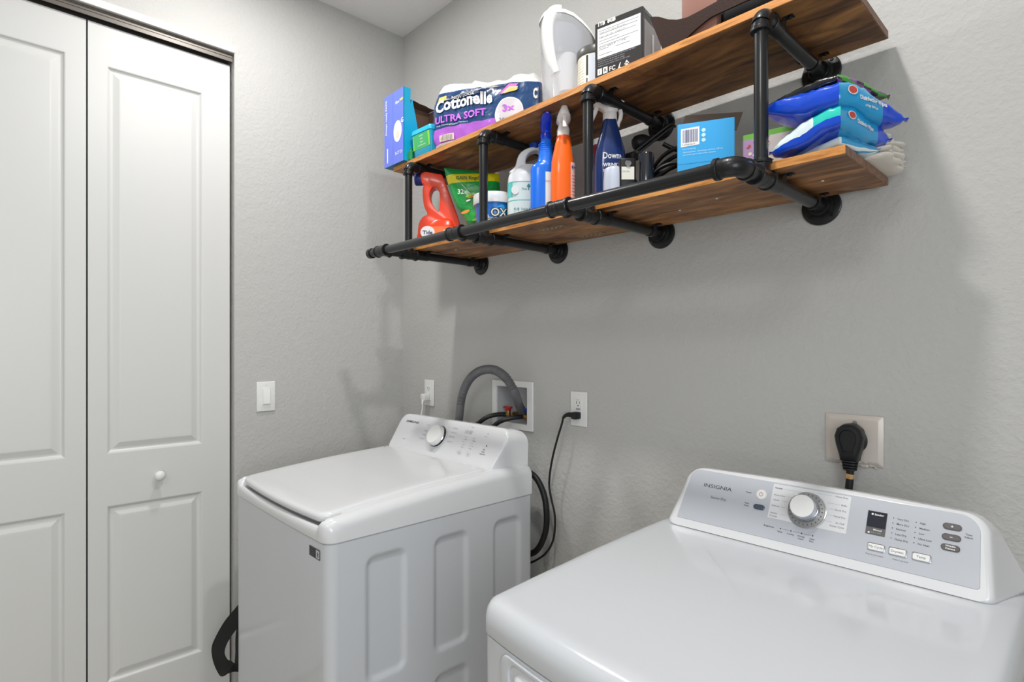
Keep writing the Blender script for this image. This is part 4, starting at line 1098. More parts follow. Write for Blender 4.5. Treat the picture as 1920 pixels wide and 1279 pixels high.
def wt(body, mt_, a0, z0, h, bold, e, w=None): mb.text(body, mt_, lambda u, v: (lambda r_: Vector((r_ * math.cos(a0 + u / r_), r_ * math.sin(a0 + u / r_), z0 + v)))(.0548 + .085 * (z0 + v) + e), h=h, w=w, bold=bold, align='C')
for bold, mt_, e in ((.09, M_inkd, .0018), (.015, M_white, .0026)):
    wt('OXI', mt_, A0 + .36, .060, .026, bold, e); wt('CLEAN', mt_, A0 + .36, .030, .022, bold, e + .0001)
mb.build('tub_print', t)
# white jug with teal label
M_jugw = mat('jug_white', (232, 233, 236), .3, coat=.2); M_teal = mat('label_teal', (96, 200, 196), .35); M_lab = mat('label_pale', (214, 228, 228), .4); M_bcap = mat('cap_blue', (20, 70, 180), .3)
t = thing('white_jug', 'white handled jug with a teal and white label, left of the blue spray bottle', 'jug', (1.048, -0.207, TL), VIEW)
mb = MB()
sec = [(.0, .108, .078), (.006, .116, .086), (.150, .118, .088), (.172, .112, .084), (.190, .092, .074, .006), (.203, .064, .062, .010)]
bottle(mb, smooth_secs(sec, 4), M_jugw, 40, 2.8)
jo = [(-.050, .178), (-.036, .200), (-.027, .231), (-.012, .249), (.012, .260), (.040, .264), (.058, .252), (.062, .22), (.060, .178)]
jh = [(.000, .230), (.014, .246), (.034, .250), (.042, .236), (.030, .205), (.012, .198), (-.002, .208)]
mb.plate(smooth_outline(jo, 3), .040, M_jugw, Matrix.Translation((0, -.020, 0)), .011, [smooth_outline(jh, 3)], 4)
mb.build('jug_body', t, smooth=50)
mb = MB()
def wraplab(mb, w, d, z0, z1, j0, j1, mt_, e=.0008, ex=2.8, n=80):
    o = superell(w + 2 * e, d + 2 * e, ex, n); mb.grid([[(x, y, z) for x, y in o[j0:j1]] for z in (z0, z1)], mt_)
wraplab(mb, .118, .088, .030, .145, 36, 80, M_lab); wraplab(mb, .118, .088, .098, .143, 38, 52, M_teal, .0012); wraplab(mb, .118, .088, .086, .0885, 37, 78, M_teal, .0014); wraplab(mb, .118, .088, .143, .146, 37, 78, M_teal, .0014)
o_ = [( -.036 + .012 * math.cos(a), -.0425 - 0.0, .118 + .014 * math.sin(a)) for a in [2 * PI * k / 20 for k in range(20)]]; mb.poly([(x, y - .0035 + .0 * x, z) for x, y, z in o_], M_white)
mb.text('Free & Gentle', mat('print_teal', (40, 130, 130), .5), lambda u, v: Vector((-.015 + u, -.0462, .118 + v)), h=.008, w=.05); mb.text('64 loads', mat('print_teal', (40, 130, 130), .5), lambda u, v: Vector((-.040 + u, -.0462, .055 + v)), h=.009, w=.06)
mb.poly([(.000, -.0463, .130), (.006, -.0463, .138), (.012, -.0463, .130), (.006, -.0463, .124)], mat('print_teal', (40, 130, 130), .5))
mb.build('label_wrap', t)
MB().lathe([(.018, .255), (.021, .258), (.0215, .274), (.019, .2765), (.0001, .277)], M_bcap, 28, Matrix.Translation((.030, .0, 0))).build('cap', t, label='blue cap')

# spray bottles
def ribs(mb, z0, z1, n, w, d, mt_, cx=0, cy=0):
    for k in range(n):
        z = lerp(z0, z1, k / (n - 1)); mb.loft([[(x, y, z + dz) for x, y in superell(w * s_, d * s_, 2.4, 24, cx, cy)] for dz, s_ in ((-.0016, .97), (0, 1.04), (.0016, .97))], mt_)
M_blueb = mat('spray_blue', (20, 112, 232), .25, coat=.3); M_bluet = mat('spray_trigger_blue', (14, 52, 200), .22, coat=.4)
t = thing('spray_bottle', 'bright blue spray bottle with blue trigger, left of the orange one', 'spray bottle', (1.171, -0.266, TL), VIEW)
mb = MB()
bottle(mb, smooth_secs([(0, .062, .048), (.005, .066, .052), (.150, .066, .052), (.163, .062, .050, .003), (.172, .048, .044, .009), (.185, .042, .040, .011), (.222, .036, .034, .012), (.236, .031, .031, .0125), (.246, .028, .028, .0125)], 3), M_blueb, 36, 3)
ribs(mb, .182, .226, 8, .041, .037, M_blueb, .0118)
mb.build('bottle_body', t)
mb = MB(); q = Matrix.Translation((.0125, 0, 0))
mb.lathe([(.0165, .240), (.0170, .243), (.0168, .256), (.014, .259)], M_bluet, 24, q)
bottle(mb, smooth_secs([(.256, .024, .026, 0, 0), (.266, .030, .034, 0, 0), (.280, .034, .050, 0, -.006), (.294, .034, .070, 0, -.014), (.300, .026, .078, 0, -.018), (.3045, .014, .06, 0, -.014)], 3), M_bluet, 24, 2.3, q)
mb.loft([[(x + .0125, y, z) for x, y in superell(.010, .007, 2.5, 12, 0, -.030 - dy)] for z, dy in ((.286, .0), (.270, .006), (.255, .009), (.248, .014))], M_bluet)
mb.build('trigger_head', t)
mb = MB(); wraplab(mb, .066, .052, .035, .140, 62, 80, M_lab, .0006, 3); mb.grid([[(x, y, z) for x, y in superell(.0672, .0532, 3, 80)[0:6]] for z in (.035, .140)], M_lab)
mb.text('DAWN', M_red, lambda u, v: Vector((.010 + u, -.0275, .11 + v)), h=.005)
mb.build('side_label', t, label='pale printed side label')
M_orb = mat('spray_orange', (250, 104, 20), .28, coat=.3); M_pinkl = mat('label_pink', (236, 196, 190), .4)
t = thing('spray_bottle', 'orange spray bottle with white trigger', 'spray bottle', (1.247, -0.264, TL), VIEW)
mb = MB()
bottle(mb, smooth_secs([(0, .064, .050, .003), (.005, .068, .054, .004), (.120, .068, .054, .004), (.160, .062, .050, .003), (.190, .052, .044, .004), (.212, .045, .040, .005), (.228, .036, .034, .006), (.238, .031, .031, .006)], 3), M_orb, 36, 2.8)
mb.lathe([(.0195, .212), (.0200, .215), (.0200, .228), (.017, .231)], M_orb, 30, Matrix.Translation((.0055, 0, 0))); ribs(mb, .214, .226, 3, .040, .040, M_orb, .0055)
mb.build('bottle_body', t)
mb = MB(); q = Matrix.Translation((.005, 0, 0)); wt_ = mat('trigger_white', (232, 226, 222), .35)
bottle(mb, [(.230, .034, .034), (.246, .036, .036), (.258, .028, .034), (.262, .026, .034), (.272, .040, .050, 0, -.006), (.280, .038, .062, 0, -.011), (.298, .022, .062, 0, -.012), (.3035, .018, .056, 0, -.012)], wt_, 24, 3.6, q)
mb.loft([[(x + .005, y, z) for x, y in superell(.011, .007, 2.5, 12, 0, -.034 - dy)] for z, dy in ((.276, .0), (.262, .006), (.248, .009), (.240, .014))], wt_)
mb.build('trigger_head', t)
mb = MB(); o_ = superell(.0692, .0552, 2.8, 80, .004)
mb.grid([[(x, y, z) for x, y in (o_[66:80] + o_[0:6])] for z in (.025, .06, .10, .150)], M_pinkl)
for k in range(9): mb.grid([[(x + .0003, y - .0003, z) for x, y in (o_[68:80] + o_[0:5])] for z in (.04 + .009 * k, .042 + .009 * k)], mat('label_text_pink', (205, 120, 110), .5))
mb.text('9x', M_navycap, lambda u, v: Vector((.026 + u, -.0262 + .25 * u, .132 + v)), h=.008, bold=.03)
mb.build('side_label', t, label='pale pink printed side label')
# bottle behind the third post
M_redliq = mat('bottle_red', (176, 40, 46), .3, coat=.2); M_lilac = mat('label_lilac', (160, 130, 160), .4)
t = thing('red_bottle', 'slim red bottle with lilac label, mostly hidden behind the third post', 'bottle', (1.286, -0.148, TL), VIEW)
mb = MB(); bottle(mb, smooth_secs([(0, .050, .036), (.005, .054, .040), (.150, .054, .040), (.175, .044, .034), (.190, .026, .024), (.205, .024, .024)], 3), M_redliq, 30, 2.8); mb.build('bottle_body', t)
mb = MB(); wraplab(mb, .054, .040, .02, .14, 58, 78, M_lilac, .0008); mb.build('side_label', t, label='lilac label')
MB().lathe([(.014, .200), (.0145, .203), (.0145, .222), (.012, .2245), (.0001, .2245)], M_redliq, 24).build('cap', t)
# dark blue spray bottle
M_deep = mat('spray_navy', (22, 48, 104), .22, coat=.5); M_deep2 = mat('print_azure', (24, 96, 176), .3, coat=.4)
t = thing('spray_bottle', 'dark blue fabric spray bottle with a white trigger head, right of the third post', 'spray bottle', (1.388, -0.226, TL), VIEW)
mb = MB()
bottle(mb, smooth_secs([(0, .080, .050), (.006, .086, .055), (.110, .087, .056), (.160, .080, .052), (.195, .062, .046), (.225, .045, .040), (.243, .037, .036), (.249, .032, .032)], 4), M_deep, 40, 2.5)
mb.build('bottle_body', t)
mb = MB(); mb.lathe([(.0185, .243), (.0190, .246), (.0190, .262), (.0165, .264)], wt_, 28)
bottle(mb, smooth_secs([(.260, .032, .032, 0, 0), (.272, .044, .040, 0, 0), (.284, .076, .050, -.004, 0), (.292, .092, .052, -.006, 0), (.299, .070, .046, -.010, 0), (.3025, .04, .03, -.012, 0)], 3), wt_, 32, 2.2)
mb.loft([[(x, y, z) for x, y in superell(.012, .016, 2.6, 14, cx_, 0)] for z, cx_ in ((.281, .026), (.262, .030), (.248, .028), (.236, .022), (.225, .020))], wt_)
mb.loft([[(x, y, z) for x, y in superell(.013, .016, 2.6, 14, cx_, 0)] for z, cx_ in ((.283, -.034), (.262, -.042), (.245, -.050), (.238, -.054))], wt_)
mb.build('trigger_head', t, label='white trigger head')
mb = MB()
def bd(u, v): # local surface of the bottle front at height v
    w_ = np_interp(v, [(0, .080), (.110, .087), (.160, .080), (.195, .062), (.225, .045)]); d_ = np_interp(v, [(0, .050), (.110, .056), (.160, .052), (.195, .046), (.225, .040)])
    a = min(.98, abs(u / (w_ / 2))); return Vector((u, -(d_ / 2) * (1 - a ** 2.5) ** (1 / 2.5) - .0006, v))
def np_interp(x, P_):
    if x <= P_[0][0]: return P_[0][1]
    for (a, ya), (b_, yb_) in zip(P_, P_[1:]):
        if x <= b_: return lerp(ya, yb_, (x - a) / (b_ - a))
    return P_[-1][1]
mb.text('Downy', M_white, lambda u, v: bd(-.022 + u, .134 + v), h=.017, w=.052, bold=.01)
mb.text('WRINKLE', M_white, lambda u, v: bd(-.022 + u, .112 + v), h=.0095, w=.050, bold=.02)
mb.text('RELEASER', M_white, lambda u, v: bd(-.022 + u, .098 + v), h=.0075, w=.050, bold=.0)
for k in range(3):
    pts = [(-.036 + .070 * i / 14, .030 + .020 * k + .016 * math.sin(i / 14 * PI + k)) for i in range(15)]
    for a, b_ in zip(pts, pts[1:]): mb.poly([bd(*a), bd(*b_), bd(b_[0], b_[1] + .0022), bd(a[0], a[1] + .0022)], M_deep2)
for i in range(14):
    u0 = -.036 + .072 * i / 14; u1 = u0 + .072 / 14; mb.poly([bd(u0, .012), bd(u1, .012), bd(u1, .026), bd(u0, .026)], mat('print_violet', (70, 50, 140), .3))
mb.build('bottle_print', t)
# pale cap-like cup
t = thing('measuring_cup', 'small translucent grey-white cup, upturned beside the dark blue spray bottle', 'cup', (1.442, -0.282, TL), 0)
MB().lathe([(.0265, 0), (.0272, .001), (.0262, .06), (.0245, .083), (.022, .0895), (.014, .0925), (.0001, .0935)], mat('cup_frost', (205, 212, 228), .35, trans=.15), 32).build('cup_shell', t)
# black gadget with white sticker
t = thing('black_adapter', 'black boxy adapter with a silver button and a white sticker, on the lower board', 'adapter', (1.488, -0.256, TL), VIEW)
mb = MB(); mb.box((-.040, -.018, 0), (.000, .020, .108), M_blackp, .005, 3); mb.build('adapter_body', t)
mb = MB(); q = Matrix.Translation((-.020, -.018, .092)) @ Matrix.Rotation(R(90), 4, 'X'); mb.lathe([(.0085, 0), (.0085, .003), (.007, .0042), (.0001, .0044)], M_chrome, 24, q); mb.build('button', t, label='round silver button')
mb = MB(); fr = frame((-.037, -.0184, .052), (1, 0, 0), (0, 0, 1)); decal(mb, fr, [(0, 0), (.032, 0), (.032, .032), (0, .032)], mat('sticker_paper', (222, 220, 210), .5)); mb.text('DC12V', M_ink, lambda u, v: fr(.003 + u, .018 + v, .0008), h=.004); mb.build('sticker', t, label='white paper sticker')
t = thing('black_canister', 'small glossy black cylinder right of the adapter', 'canister', (1.522, -0.253, TL), VIEW)
MB().lathe([(.0165, 0), (.018, .002), (.018, .112), (.0165, .115), (.0001, .115)], mat('gloss_black', (26, 28, 36), .15, coat=.6), 28).build('canister_body', t)
# cables
t = thing('cable_bundle', 'tangle of black cables with a round plug, left of the light blue box', 'cables', (1.533, -0.143, TL))
mb = MB(); rnd = random.Random(11)
for k in range(9):
    mb = MB()
    cx_ = .030 + rnd.uniform(-.012, .014); cy_ = -.012 + rnd.uniform(-.012, .02); a_ = .082 + rnd.uniform(-.014, .010); b_ = .040 + rnd.uniform(-.008, .006); zc = .012 + .0125 * k; ph = rnd.uniform(0, 6)
    pts = [(cx_ + a_ * math.cos(2 * PI * j / 16), cy_ + b_ * math.sin(2 * PI * j / 16), max(.006, zc + .010 * math.sin(2 * PI * j / 16 * 2 + ph) + .012 * math.cos(2 * PI * j / 16 + .8))) for j in range(17)]
    mb.tube(pts, .0052, M_blackr, 8, 4)
    mb.build('cable_loop', t)
mb = MB()
p_ = [(1.405, -.150, 1.938), (1.43, -.135, 1.958), (1.462, -.115, 1.985), (1.492, -.098, 2.008), (1.500, -.090, 2.012)]
for dx in (0, .007):
    mb.tube([(a - 1.52 + dx, b_ + .12, c - TL - dx * 1.3) for a, b_, c in p_], .0034, M_blackr, 8, 4)
mb.tube([(1.405 - 1.52, -.03, .148), (1.39 - 1.52, -.03, .145), (1.40 - 1.52, -.02, .11), (1.43 - 1.52, -.01, .06), (1.47 - 1.52, 0, .03)], .0034, M_blackr, 8, 4)
mb.box((1.397 - 1.52, -.045, .140), (1.425 - 1.52, -.018, .160), M_blackp, .004)
mb.build('cable_ends', t)
mb = MB(); q = Matrix.Translation((1.408 - 1.52, .010, .200)) @ Matrix.Rotation(VIEW, 4, 'Z') @ Matrix.Rotation(R(75), 4, 'Y')
mb.lathe([(.0001, -.020), (.014, -.019), (.021, -.010), (.0215, .008), (.018, .018), (.010, .03), (.007, .05), (.006, .075)], M_blackp, 24, q)
mb.tube([(1.47 - 1.52, .03, .185), (1.50 - 1.52, .045, .165), (1.55 - 1.52, .05, .14), (1.60 - 1.52, .03, .10), (1.60 - 1.52, .0, .07)], .006, M_blackr, 10, 5)
mb.build('round_plug', t)
# light blue box
M_lb = mat('box_sky_blue', (30, 160, 224), .35, coat=.2); M_card = mat('cardboard_grey', (112, 98, 88), .8)
t = thing('sky_blue_box', 'small sky blue carton with a barcode and its top flap raised', 'carton', (1.64, -0.31, TL), R(25))
bw_, bh_, bd_ = .122, .138, .075
mb = MB()
th_ = .0016
mb.box((0, 0, 0), (bw_, th_, bh_), M_lb, .0005, 1).box((0, 0, 0), (th_, bd_, bh_), M_lb, .0005, 1).box((bw_ - th_, 0, 0), (bw_, bd_, bh_), M_lb, .0005, 1).box((0, bd_ - th_, 0), (bw_, bd_, bh_), M_lb, .0005, 1).box((0, 0, 0), (bw_, bd_, th_), M_lb, .0005, 1)
mb.build('carton_body', t)
mb = MB(); mb.loft([[(-.004, bd_, bh_ - .002), (bw_ + .004, bd_, bh_ - .002), (bw_ + .018, bd_ + .038, bh_ + .052), (.010, bd_ + .03, bh_ + .060)], [(-.004, bd_ + .0014, bh_ - .003), (bw_ + .004, bd_ + .0014, bh_ - .003), (bw_ + .018, bd_ + .0394, bh_ + .051), (.010, bd_ + .0314, bh_ + .059)]], M_card)
mb.build('carton_flap', t, label='raised grey-brown cardboard flap')
mb = MB(); fr = frame((0, 0, 0), (1, 0, 0), (0, 0, 1))
decal(mb, fr, [(.008, .085), (.048, .087), (.048, .128), (.008, .126)], M_white)
rnd = random.Random(2); x = .012
while x < .044:
    w_ = rnd.choice((.0006, .0012, .0018)); decal(mb, fr, [(x, .094), (x + w_, .094), (x + w_, .123), (x, .123)], M_navycap, .0009); x += w_ + rnd.choice((.0008, .0014))
mb.text('0 37000 8614', M_ink, lambda u, v: fr(.011 + u, .088 + v, .0009), h=.0035)
M_pale = mat('print_pale', (190, 228, 244), .4)
for k in range(3): mb.poly([fr(.057 + .0045 * math.cos(a), .118 - .011 * k + .0045 * math.sin(a), .0007) for a in [2 * PI * j / 12 for j in range(12)]], M_pale)
mb.text('Distributed by', M_pale, lambda u, v: fr(.012 + u, .078 + v, .0007), h=.0035); mb.text('dishwasher cleaning tablets 24 ct', M_pale, lambda u, v: fr(.012 + u, .071 + v, .0007), h=.0035, w=.085); mb.text('www.products.com', M_pale, lambda u, v: fr(.012 + u, .065 + v, .0007), h=.0035, w=.07)
decal(mb, fr, [(0, .046), (bw_, .046), (bw_, .0468), (0, .0468)], mat('fold_line', (20, 120, 180), .5))
mb.build('carton_print', t)
# lilac box with green rim
M_lil = zone_mat('lilac_print', [(0, 0, 0, (205, 196, 190)), (.012, .2, 20, (170, 138, 176)), (.088, 0, 0, (110, 178, 70))], .4, .1, 0)
t = thing('lilac_box', 'lilac printed box with a green top edge, behind the right-hand post', 'box', (1.758, -0.236, TL), R(8))
MB().box((0, 0, 0), (.108, .10, .100), M_lil, .0015, 1).build('box_body', t)
mb = MB(); fr = frame((0, 0, 0), (1, 0, 0), (0, 0, 1)); M_cream = mat('print_cream', (222, 208, 190), .5)
mb.poly([fr(.045 + .026 * math.cos(a), .018 + .030 * math.sin(a) ** 1, .0006) for a in [PI * j / 12 for j in range(13)]], M_cream)
mb.text('KIDS', mat('print_gold', (150, 110, 70), .5), lambda u, v: fr(.045 + u, .022 + v, .0010), h=.014, w=.04, align='C', bold=.02)
rnd = random.Random(8)
for k in range(22):
    u = rnd.uniform(.005, .102); v = rnd.uniform(.045, .086); c_ = (M_red, M_oran, M_pale, M_cream)[k % 4]; r_ = rnd.uniform(.0015, .004); mb.poly([fr(u + r_ * math.cos(a), v + r_ * math.sin(a), .0006 + .00002 * k) for a in [2 * PI * j / 8 for j in range(8)]], c_)
mb.build('box_print', t)

# wipes packs piled at the right end: quad flow-packs with crimped ends
def flow_pack(mb, Lp, Np, Rp, Fp_, zL, zN0, zN1, zR, mtf, n=44, m=36, seed=0, nz=.0042, pinch=.045):
    """plan points left tip, near corner, right tip, far corner; zN0..zN1 = height at the near corner"""
    loops = []
    Lp, Np, Rp, Fp_ = [Vector(p) for p in (Lp, Np, Rp, Fp_)]
    for i in range(n + 1):
        t_ = i / n
        fr_ = Lp.lerp(Np, t_ * 2) if t_ < .5 else Np.lerp(Rp, t_ * 2 - 1)
        bk = Lp.lerp(Fp_, t_ * 2) if t_ < .5 else Fp_.lerp(Rp, t_ * 2 - 1)
        if t_ in (0, 1): dirv = (Np - Fp_).normalized() * .012; fr_ = fr_ + dirv; bk = bk - dirv
        e = min(t_, 1 - t_); hh = (zN1 - zN0) / 2; k = min(1, e / .30) ** .62
        h_ = max(.0012, hh * k) if 0 < e else .0010
        if 0 < e < pinch: h_ = .0015
        zt = lerp(zL, (zN0 + zN1) / 2, min(1, t_ / .42)) if t_ < .5 else lerp(zR, (zN0 + zN1) / 2, min(1, (1 - t_) / .42))
        c = (fr_ + bk) / 2; half = (fr_ - bk) / 2
        lp = []
        for j in range(m):
            a = 2 * PI * j / m; ca = math.cos(a); sa = math.sin(a)
            ca = math.copysign(abs(ca) ** .55, ca); sa = math.copysign(abs(sa) ** .55, sa)
            p = c + half * ca; z = zt + h_ * sa
            w_ = (noise.noise(Vector((p.x * 26, p.y * 26, z * 26 + seed))) + .9 * (abs(noise.noise(Vector((p.x * 60 + p.y * 30, p.y * 20, z * 60 + seed)))) - .25)) * nz * min(1, e / .1)
            lp.append((p.x + w_ * .7, p.y - w_, z + w_))
        loops.append(lp)
    mb.loft(loops, mtf, (True, True)); return loops
M_wb = mat('film_blue', (18, 72, 200), .2, coat=.6, bump=.4, bscale=30); M_wc = mat('film_cyan', (26, 150, 205), .22, coat=.6, bump=.4, bscale=30); M_ww = mat('film_white', (222, 236, 240), .25, coat=.5, bump=.3, bscale=30)
M_wt = mat('film_teal', (40, 196, 180), .22, coat=.5); M_wk = mat('film_black', (22, 24, 26), .2, coat=.6, bump=.5, bscale=40); M_wg = mat('film_green', (60, 150, 50), .25, coat=.5); M_wp = mat('film_purple', (130, 60, 140), .25, coat=.5)
from mathutils.bvhtree import BVHTree
FILM = {}
def pack(name, label, args, mtf, base, **kw):
    t = thing(name, label, 'wipes pack', base, group='wipes packs piled at the right end of the lower board')
    mb = MB(); a = list(args)
    for i in range(4): a[i] = (a[i][0] - base[0], a[i][1] - base[1], 0)
    for i in range(4, 8): a[i] -= base[2]
    lp = flow_pack(mb, *a, mtf, **kw); FILM[name + str(base[2])] = BVHTree.FromPolygons([Vector(v) for v in mb.v], mb.f); mb.build('pack_film', t, smooth=60); return t
# bottom flat pack (white and pale blue)
b0 = (1.936, -0.221, TL)
pack('wipes_pack', 'flat white and pale blue pack at the bottom of the pile', ((1.86, -0.256), (1.974, -0.312), (2.01, -0.192), (1.907, -0.094), TL + .012, TL + .001, TL + .026, TL + .014), lambda i, j: M_ww if i < 23 else (M_wc if j % 5 < 2 else M_ww), b0, seed=3, nz=.001)
# middle pack
b1 = (1.936, -0.221, TL + .027)
tm = pack('wipes_pack', 'blue pack with a white and teal front, second from the top of the pile', ((1.846, -0.312), (1.982, -0.332), (2.027, -0.187), (1.887, -0.123), TL + .020, TL + .024, TL + .082, TL + .030),
     lambda i, j: ((M_ww if i < 14 else M_wt) if j < 9 else M_wb) if i < 22 else (M_wc if i < 38 else M_wb), b1, seed=9)
# top pack
b2 = (1.936, -0.221, TL + .083)
tt = pack('wipes_pack', 'bright blue disinfecting wipes pack jutting past the board end, under the black pack', ((1.834, -0.32), (1.98, -0.335), (2.056, -0.202), (1.897, -0.133), TL + .108, TL + .060 + .006, TL + .122, TL + .056), lambda i, j: M_wb if i < 22 else (M_wc if i < 36 else M_wb), b2, seed=17)
b3 = (1.927, -0.212, TL + .121)
tk = pack('wipes_pack', 'thin black pack with green and purple print on top of the pile', ((1.84, -0.312), (1.972, -0.316), (2.025, -0.192), (1.907, -0.143), TL + .117, TL + .120, TL + .144, TL + .112), lambda i, j: M_wk if i < 22 else (M_wg, M_wp, M_wk, M_wg)[(i // 3 + j // 5) % 4], b3, seed=27, nz=.003)
# lettering on the label face of top and middle packs
def face_fn(N_, R_, z0, z1, base, off):
    N_ = Vector(N_); R_ = Vector(R_); d = (R_ - N_); L_ = d.length; d.normalize(); nrm = Vector((d.y, -d.x, 0))
    bvh = FILM['wipes_pack' + str(base[2])]
    def fn(u, v, e=0):
        p = Vector((*(N_ + d * u).to_2d(), z0 + v)) - Vector(base) + nrm * .05
        r = bvh.ray_cast(p, -nrm, .12)
        return (r[0] if r[0] else p - nrm * .045) + nrm * (.0014 + e)
    return fn
fn = face_fn((1.98, -0.335, 0), (2.056, -0.202, 0), TL + .066, 0, b2, .0055)
mb = MB()
mb.poly([fn(.030 + .011 * math.cos(a), .034 + .009 * math.sin(a), .0) for a in [2 * PI * j / 20 for j in range(20)]], M_white)
mb.poly([fn(.030 + .009 * math.cos(a), .034 + .0072 * math.sin(a), .0006) for a in [2 * PI * j / 20 for j in range(20)]], M_red)
mb.text('Disinfecting Wipes', M_white, lambda u, v: fn(.044 + u, .018 - u * .12 + v), h=.0078, w=.064, bold=.03)
mb.text('crisp lemon', M_white, lambda u, v: fn(.056 + u, .006 - u * .12 + v), h=.0045, w=.03, bold=.02)
mb.build('pack_print', tt)
fn = face_fn((1.982, -0.332, 0), (2.027, -0.187, 0), TL + .026, 0, b1, .0055)
mb = MB()
mb.poly([fn(.030 + .010 * math.cos(a), .030 + .008 * math.sin(a), .0) for a in [2 * PI * j / 20 for j in range(20)]], M_white); mb.poly([fn(.030 + .008 * math.cos(a), .030 + .0062 * math.sin(a), .0006) for a in [2 * PI * j / 20 for j in range(20)]], M_red)
mb.text('Disinfecting Wipes', M_white, lambda u, v: fn(.044 + u, .018 - u * .14 + v), h=.007, w=.05, bold=.03)
mb.build('pack_print', tm)
# cream towel with soft folds
M_towel = mat('towel_cream', (226, 220, 210), .95, bump=.6, bscale=420)
t = thing('folded_towel', 'cream ribbed cleaning cloth folded in waves at the far right end of the lower board', 'towel', (1.991, -0.123, TL))
mb = MB()
for k in range(6):
    zc = .0065 + .0105 * k; rws = []
    for j in range(25):
        v = j / 24; y = -.070 + .165 * v
        ed = .030 + .006 * math.sin(5 * v + 1.9 * k) - .0022 * k + .004 * math.sin(17 * v + k)
        wv = .0022 * math.sin(9 * v + 1.3 * k) * (k > 0); pr_ = min(1, .35 + (min(v, 1 - v) * 9) ** .6)
        x0 = -.045; w_ = (ed - x0); rws.append([(x0 + w_ / 2 + a_, y, max(.0008, zc + wv + b2_ * pr_)) for a_, b2_ in superell(w_, .0135, 2.3, 28)])
    mb.loft(rws, M_towel)
mb.build('cloth', t, smooth=180)
# ------------------------------------------------------------------ upper board, left to right
# periwinkle carton with torn side
M_peri = mat('carton_periwinkle', (98, 118, 222), .35, coat=.2); M_cyan = mat('carton_cyan', (22, 180, 226), .35, coat=.2); M_cteal = mat('carton_teal', (10, 120, 160), .4); M_brown = mat('cardboard_brown', (126, 98, 80), .85)
t = thing('periwinkle_carton', 'tall blue-violet carton with a torn cyan side at the left end of the upper board', 'carton', (.402, -.337, TU))
w_, d_, h_ = .137, .205, .272
mb = MB(); k = .002
mb.box((0, 0, 0), (w_, k, h_), M_peri, .0004, 1)
mb.box((0, k, 0), (k, d_, h_), M_peri).box((k, d_ - k, 0), (w_, d_, h_ - .004), M_peri)
mb.box((k, k, 0), (w_ - .0005, d_ - k, k), M_cteal)
rnd = random.Random(4)
tear = [(0, 0), (d_, 0), (d_, .075)]
for i in range(1, 22):
    s_ = i / 22; y = lerp(d_, .030, s_ ** .8); z = .075 + .012 * math.sin(s_ * 9) + .12 * max(0, s_ - .62) / .38 * .5 + rnd.uniform(-.003, .003)
    if s_ > .75: z += (s_ - .75) * .5
    tear.append((y, z))
tear += [(.028, .215), (.030, h_), (0, h_)]
q = Matrix(((0, -1, 0, w_), (1, 0, 0, 0), (0, 0, 1, 0), (0, 0, 0, 1)))
mb.plate(tear, k, M_cyan, q); mb.build('carton_shell', t)
mb = MB()
mb.box((k, k, k), (k + .0008, d_ - k, h_ - .002), M_brown).box((k, k, k), (w_ - k, k + .0008, h_ - .002), M_brown)
lin_ = [(k, 0), (w_, 0)] + [(lerp(w_, k, i / 18), h_ - .010 + rnd.uniform(-.004, .004) - .05 * (i < 3) * (3 - i) / 3) for i in range(19)]
mb.plate(lin_, .001, M_brown, Matrix.Translation((0, d_ - k - .0012, 0)))
top = [(0, 0), (w_ * .55, 0)] + [(w_ * .55 - .004 * (i % 2) - .004 * i, d_ * i / 8) for i in range(9)] + [(0, d_)]
mb.add([(x, y, h_ - .0015) for x, y in top] + [(x, y, h_ - .0008) for x, y in top], [tuple(range(len(top)))[::-1], tuple(range(len(top), 2 * len(top)))], M_brown)
mb.build('carton_lining', t, label='bare brown cardboard inside')
mb = MB(); fr = frame((0, 0, 0), (1, 0, 0), (0, 0, 1)); fv = frame((.022, 0, .018), (0, 0, 1), (-1, 0, 0))
mb.text('Always ready PADS', M_white, lambda u, v: fr(.0, 0) + Vector((.020 - v, -.0005, .120 + u)), h=.011, w=.135, bold=.02)
mb.poly([fr(.095 + .028 * math.cos(a), .118 + .040 * math.sin(a), .0006) for a in [2 * PI * j / 28 for j in range(28)]], M_white)
mb.poly([fr(.095 + .012 * math.cos(a), .105 + .014 * math.sin(a), .0010) for a in [2 * PI * j / 20 for j in range(20)]], M_cream)
mb.text('G', M_white, lambda u, v: fr(.118 + u, .142 + v, .0008), h=.018, bold=.03)
mb.text('100% pure', M_white, lambda u, v: fr(.080 + u, .222 + v, .0007), h=.010, w=.026, bold=.03); mb.text('new', mat('print_yellow', (230, 226, 60), .4), lambda u, v: fr(.110 + u, .226 + v, .0007), h=.011, w=.024, bold=.05)
mb.text('36 CT 12+', M_white, lambda u, v: fr(.078 + u, .032 + v, .0007), h=.011, w=.05, bold=.02)
decal(mb, fr, [(.020, .014), (.027, .014), (.027, .070), (.020, .070)], M_white)
decal(mb, fr, [(.062, 0), (.0626, 0), (.0626, h_), (.062, h_)], mat('fold_periwinkle', (76, 96, 190), .5))
mb.build('carton_print', t)
mb = MB(); mb.sphere((0, 0, 0), .034, M_white, 10, (1, 1.5, 1.15), Matrix.Translation((.085, .095, .070))); mb.build('paper_sack', t, label='white paper packet inside')
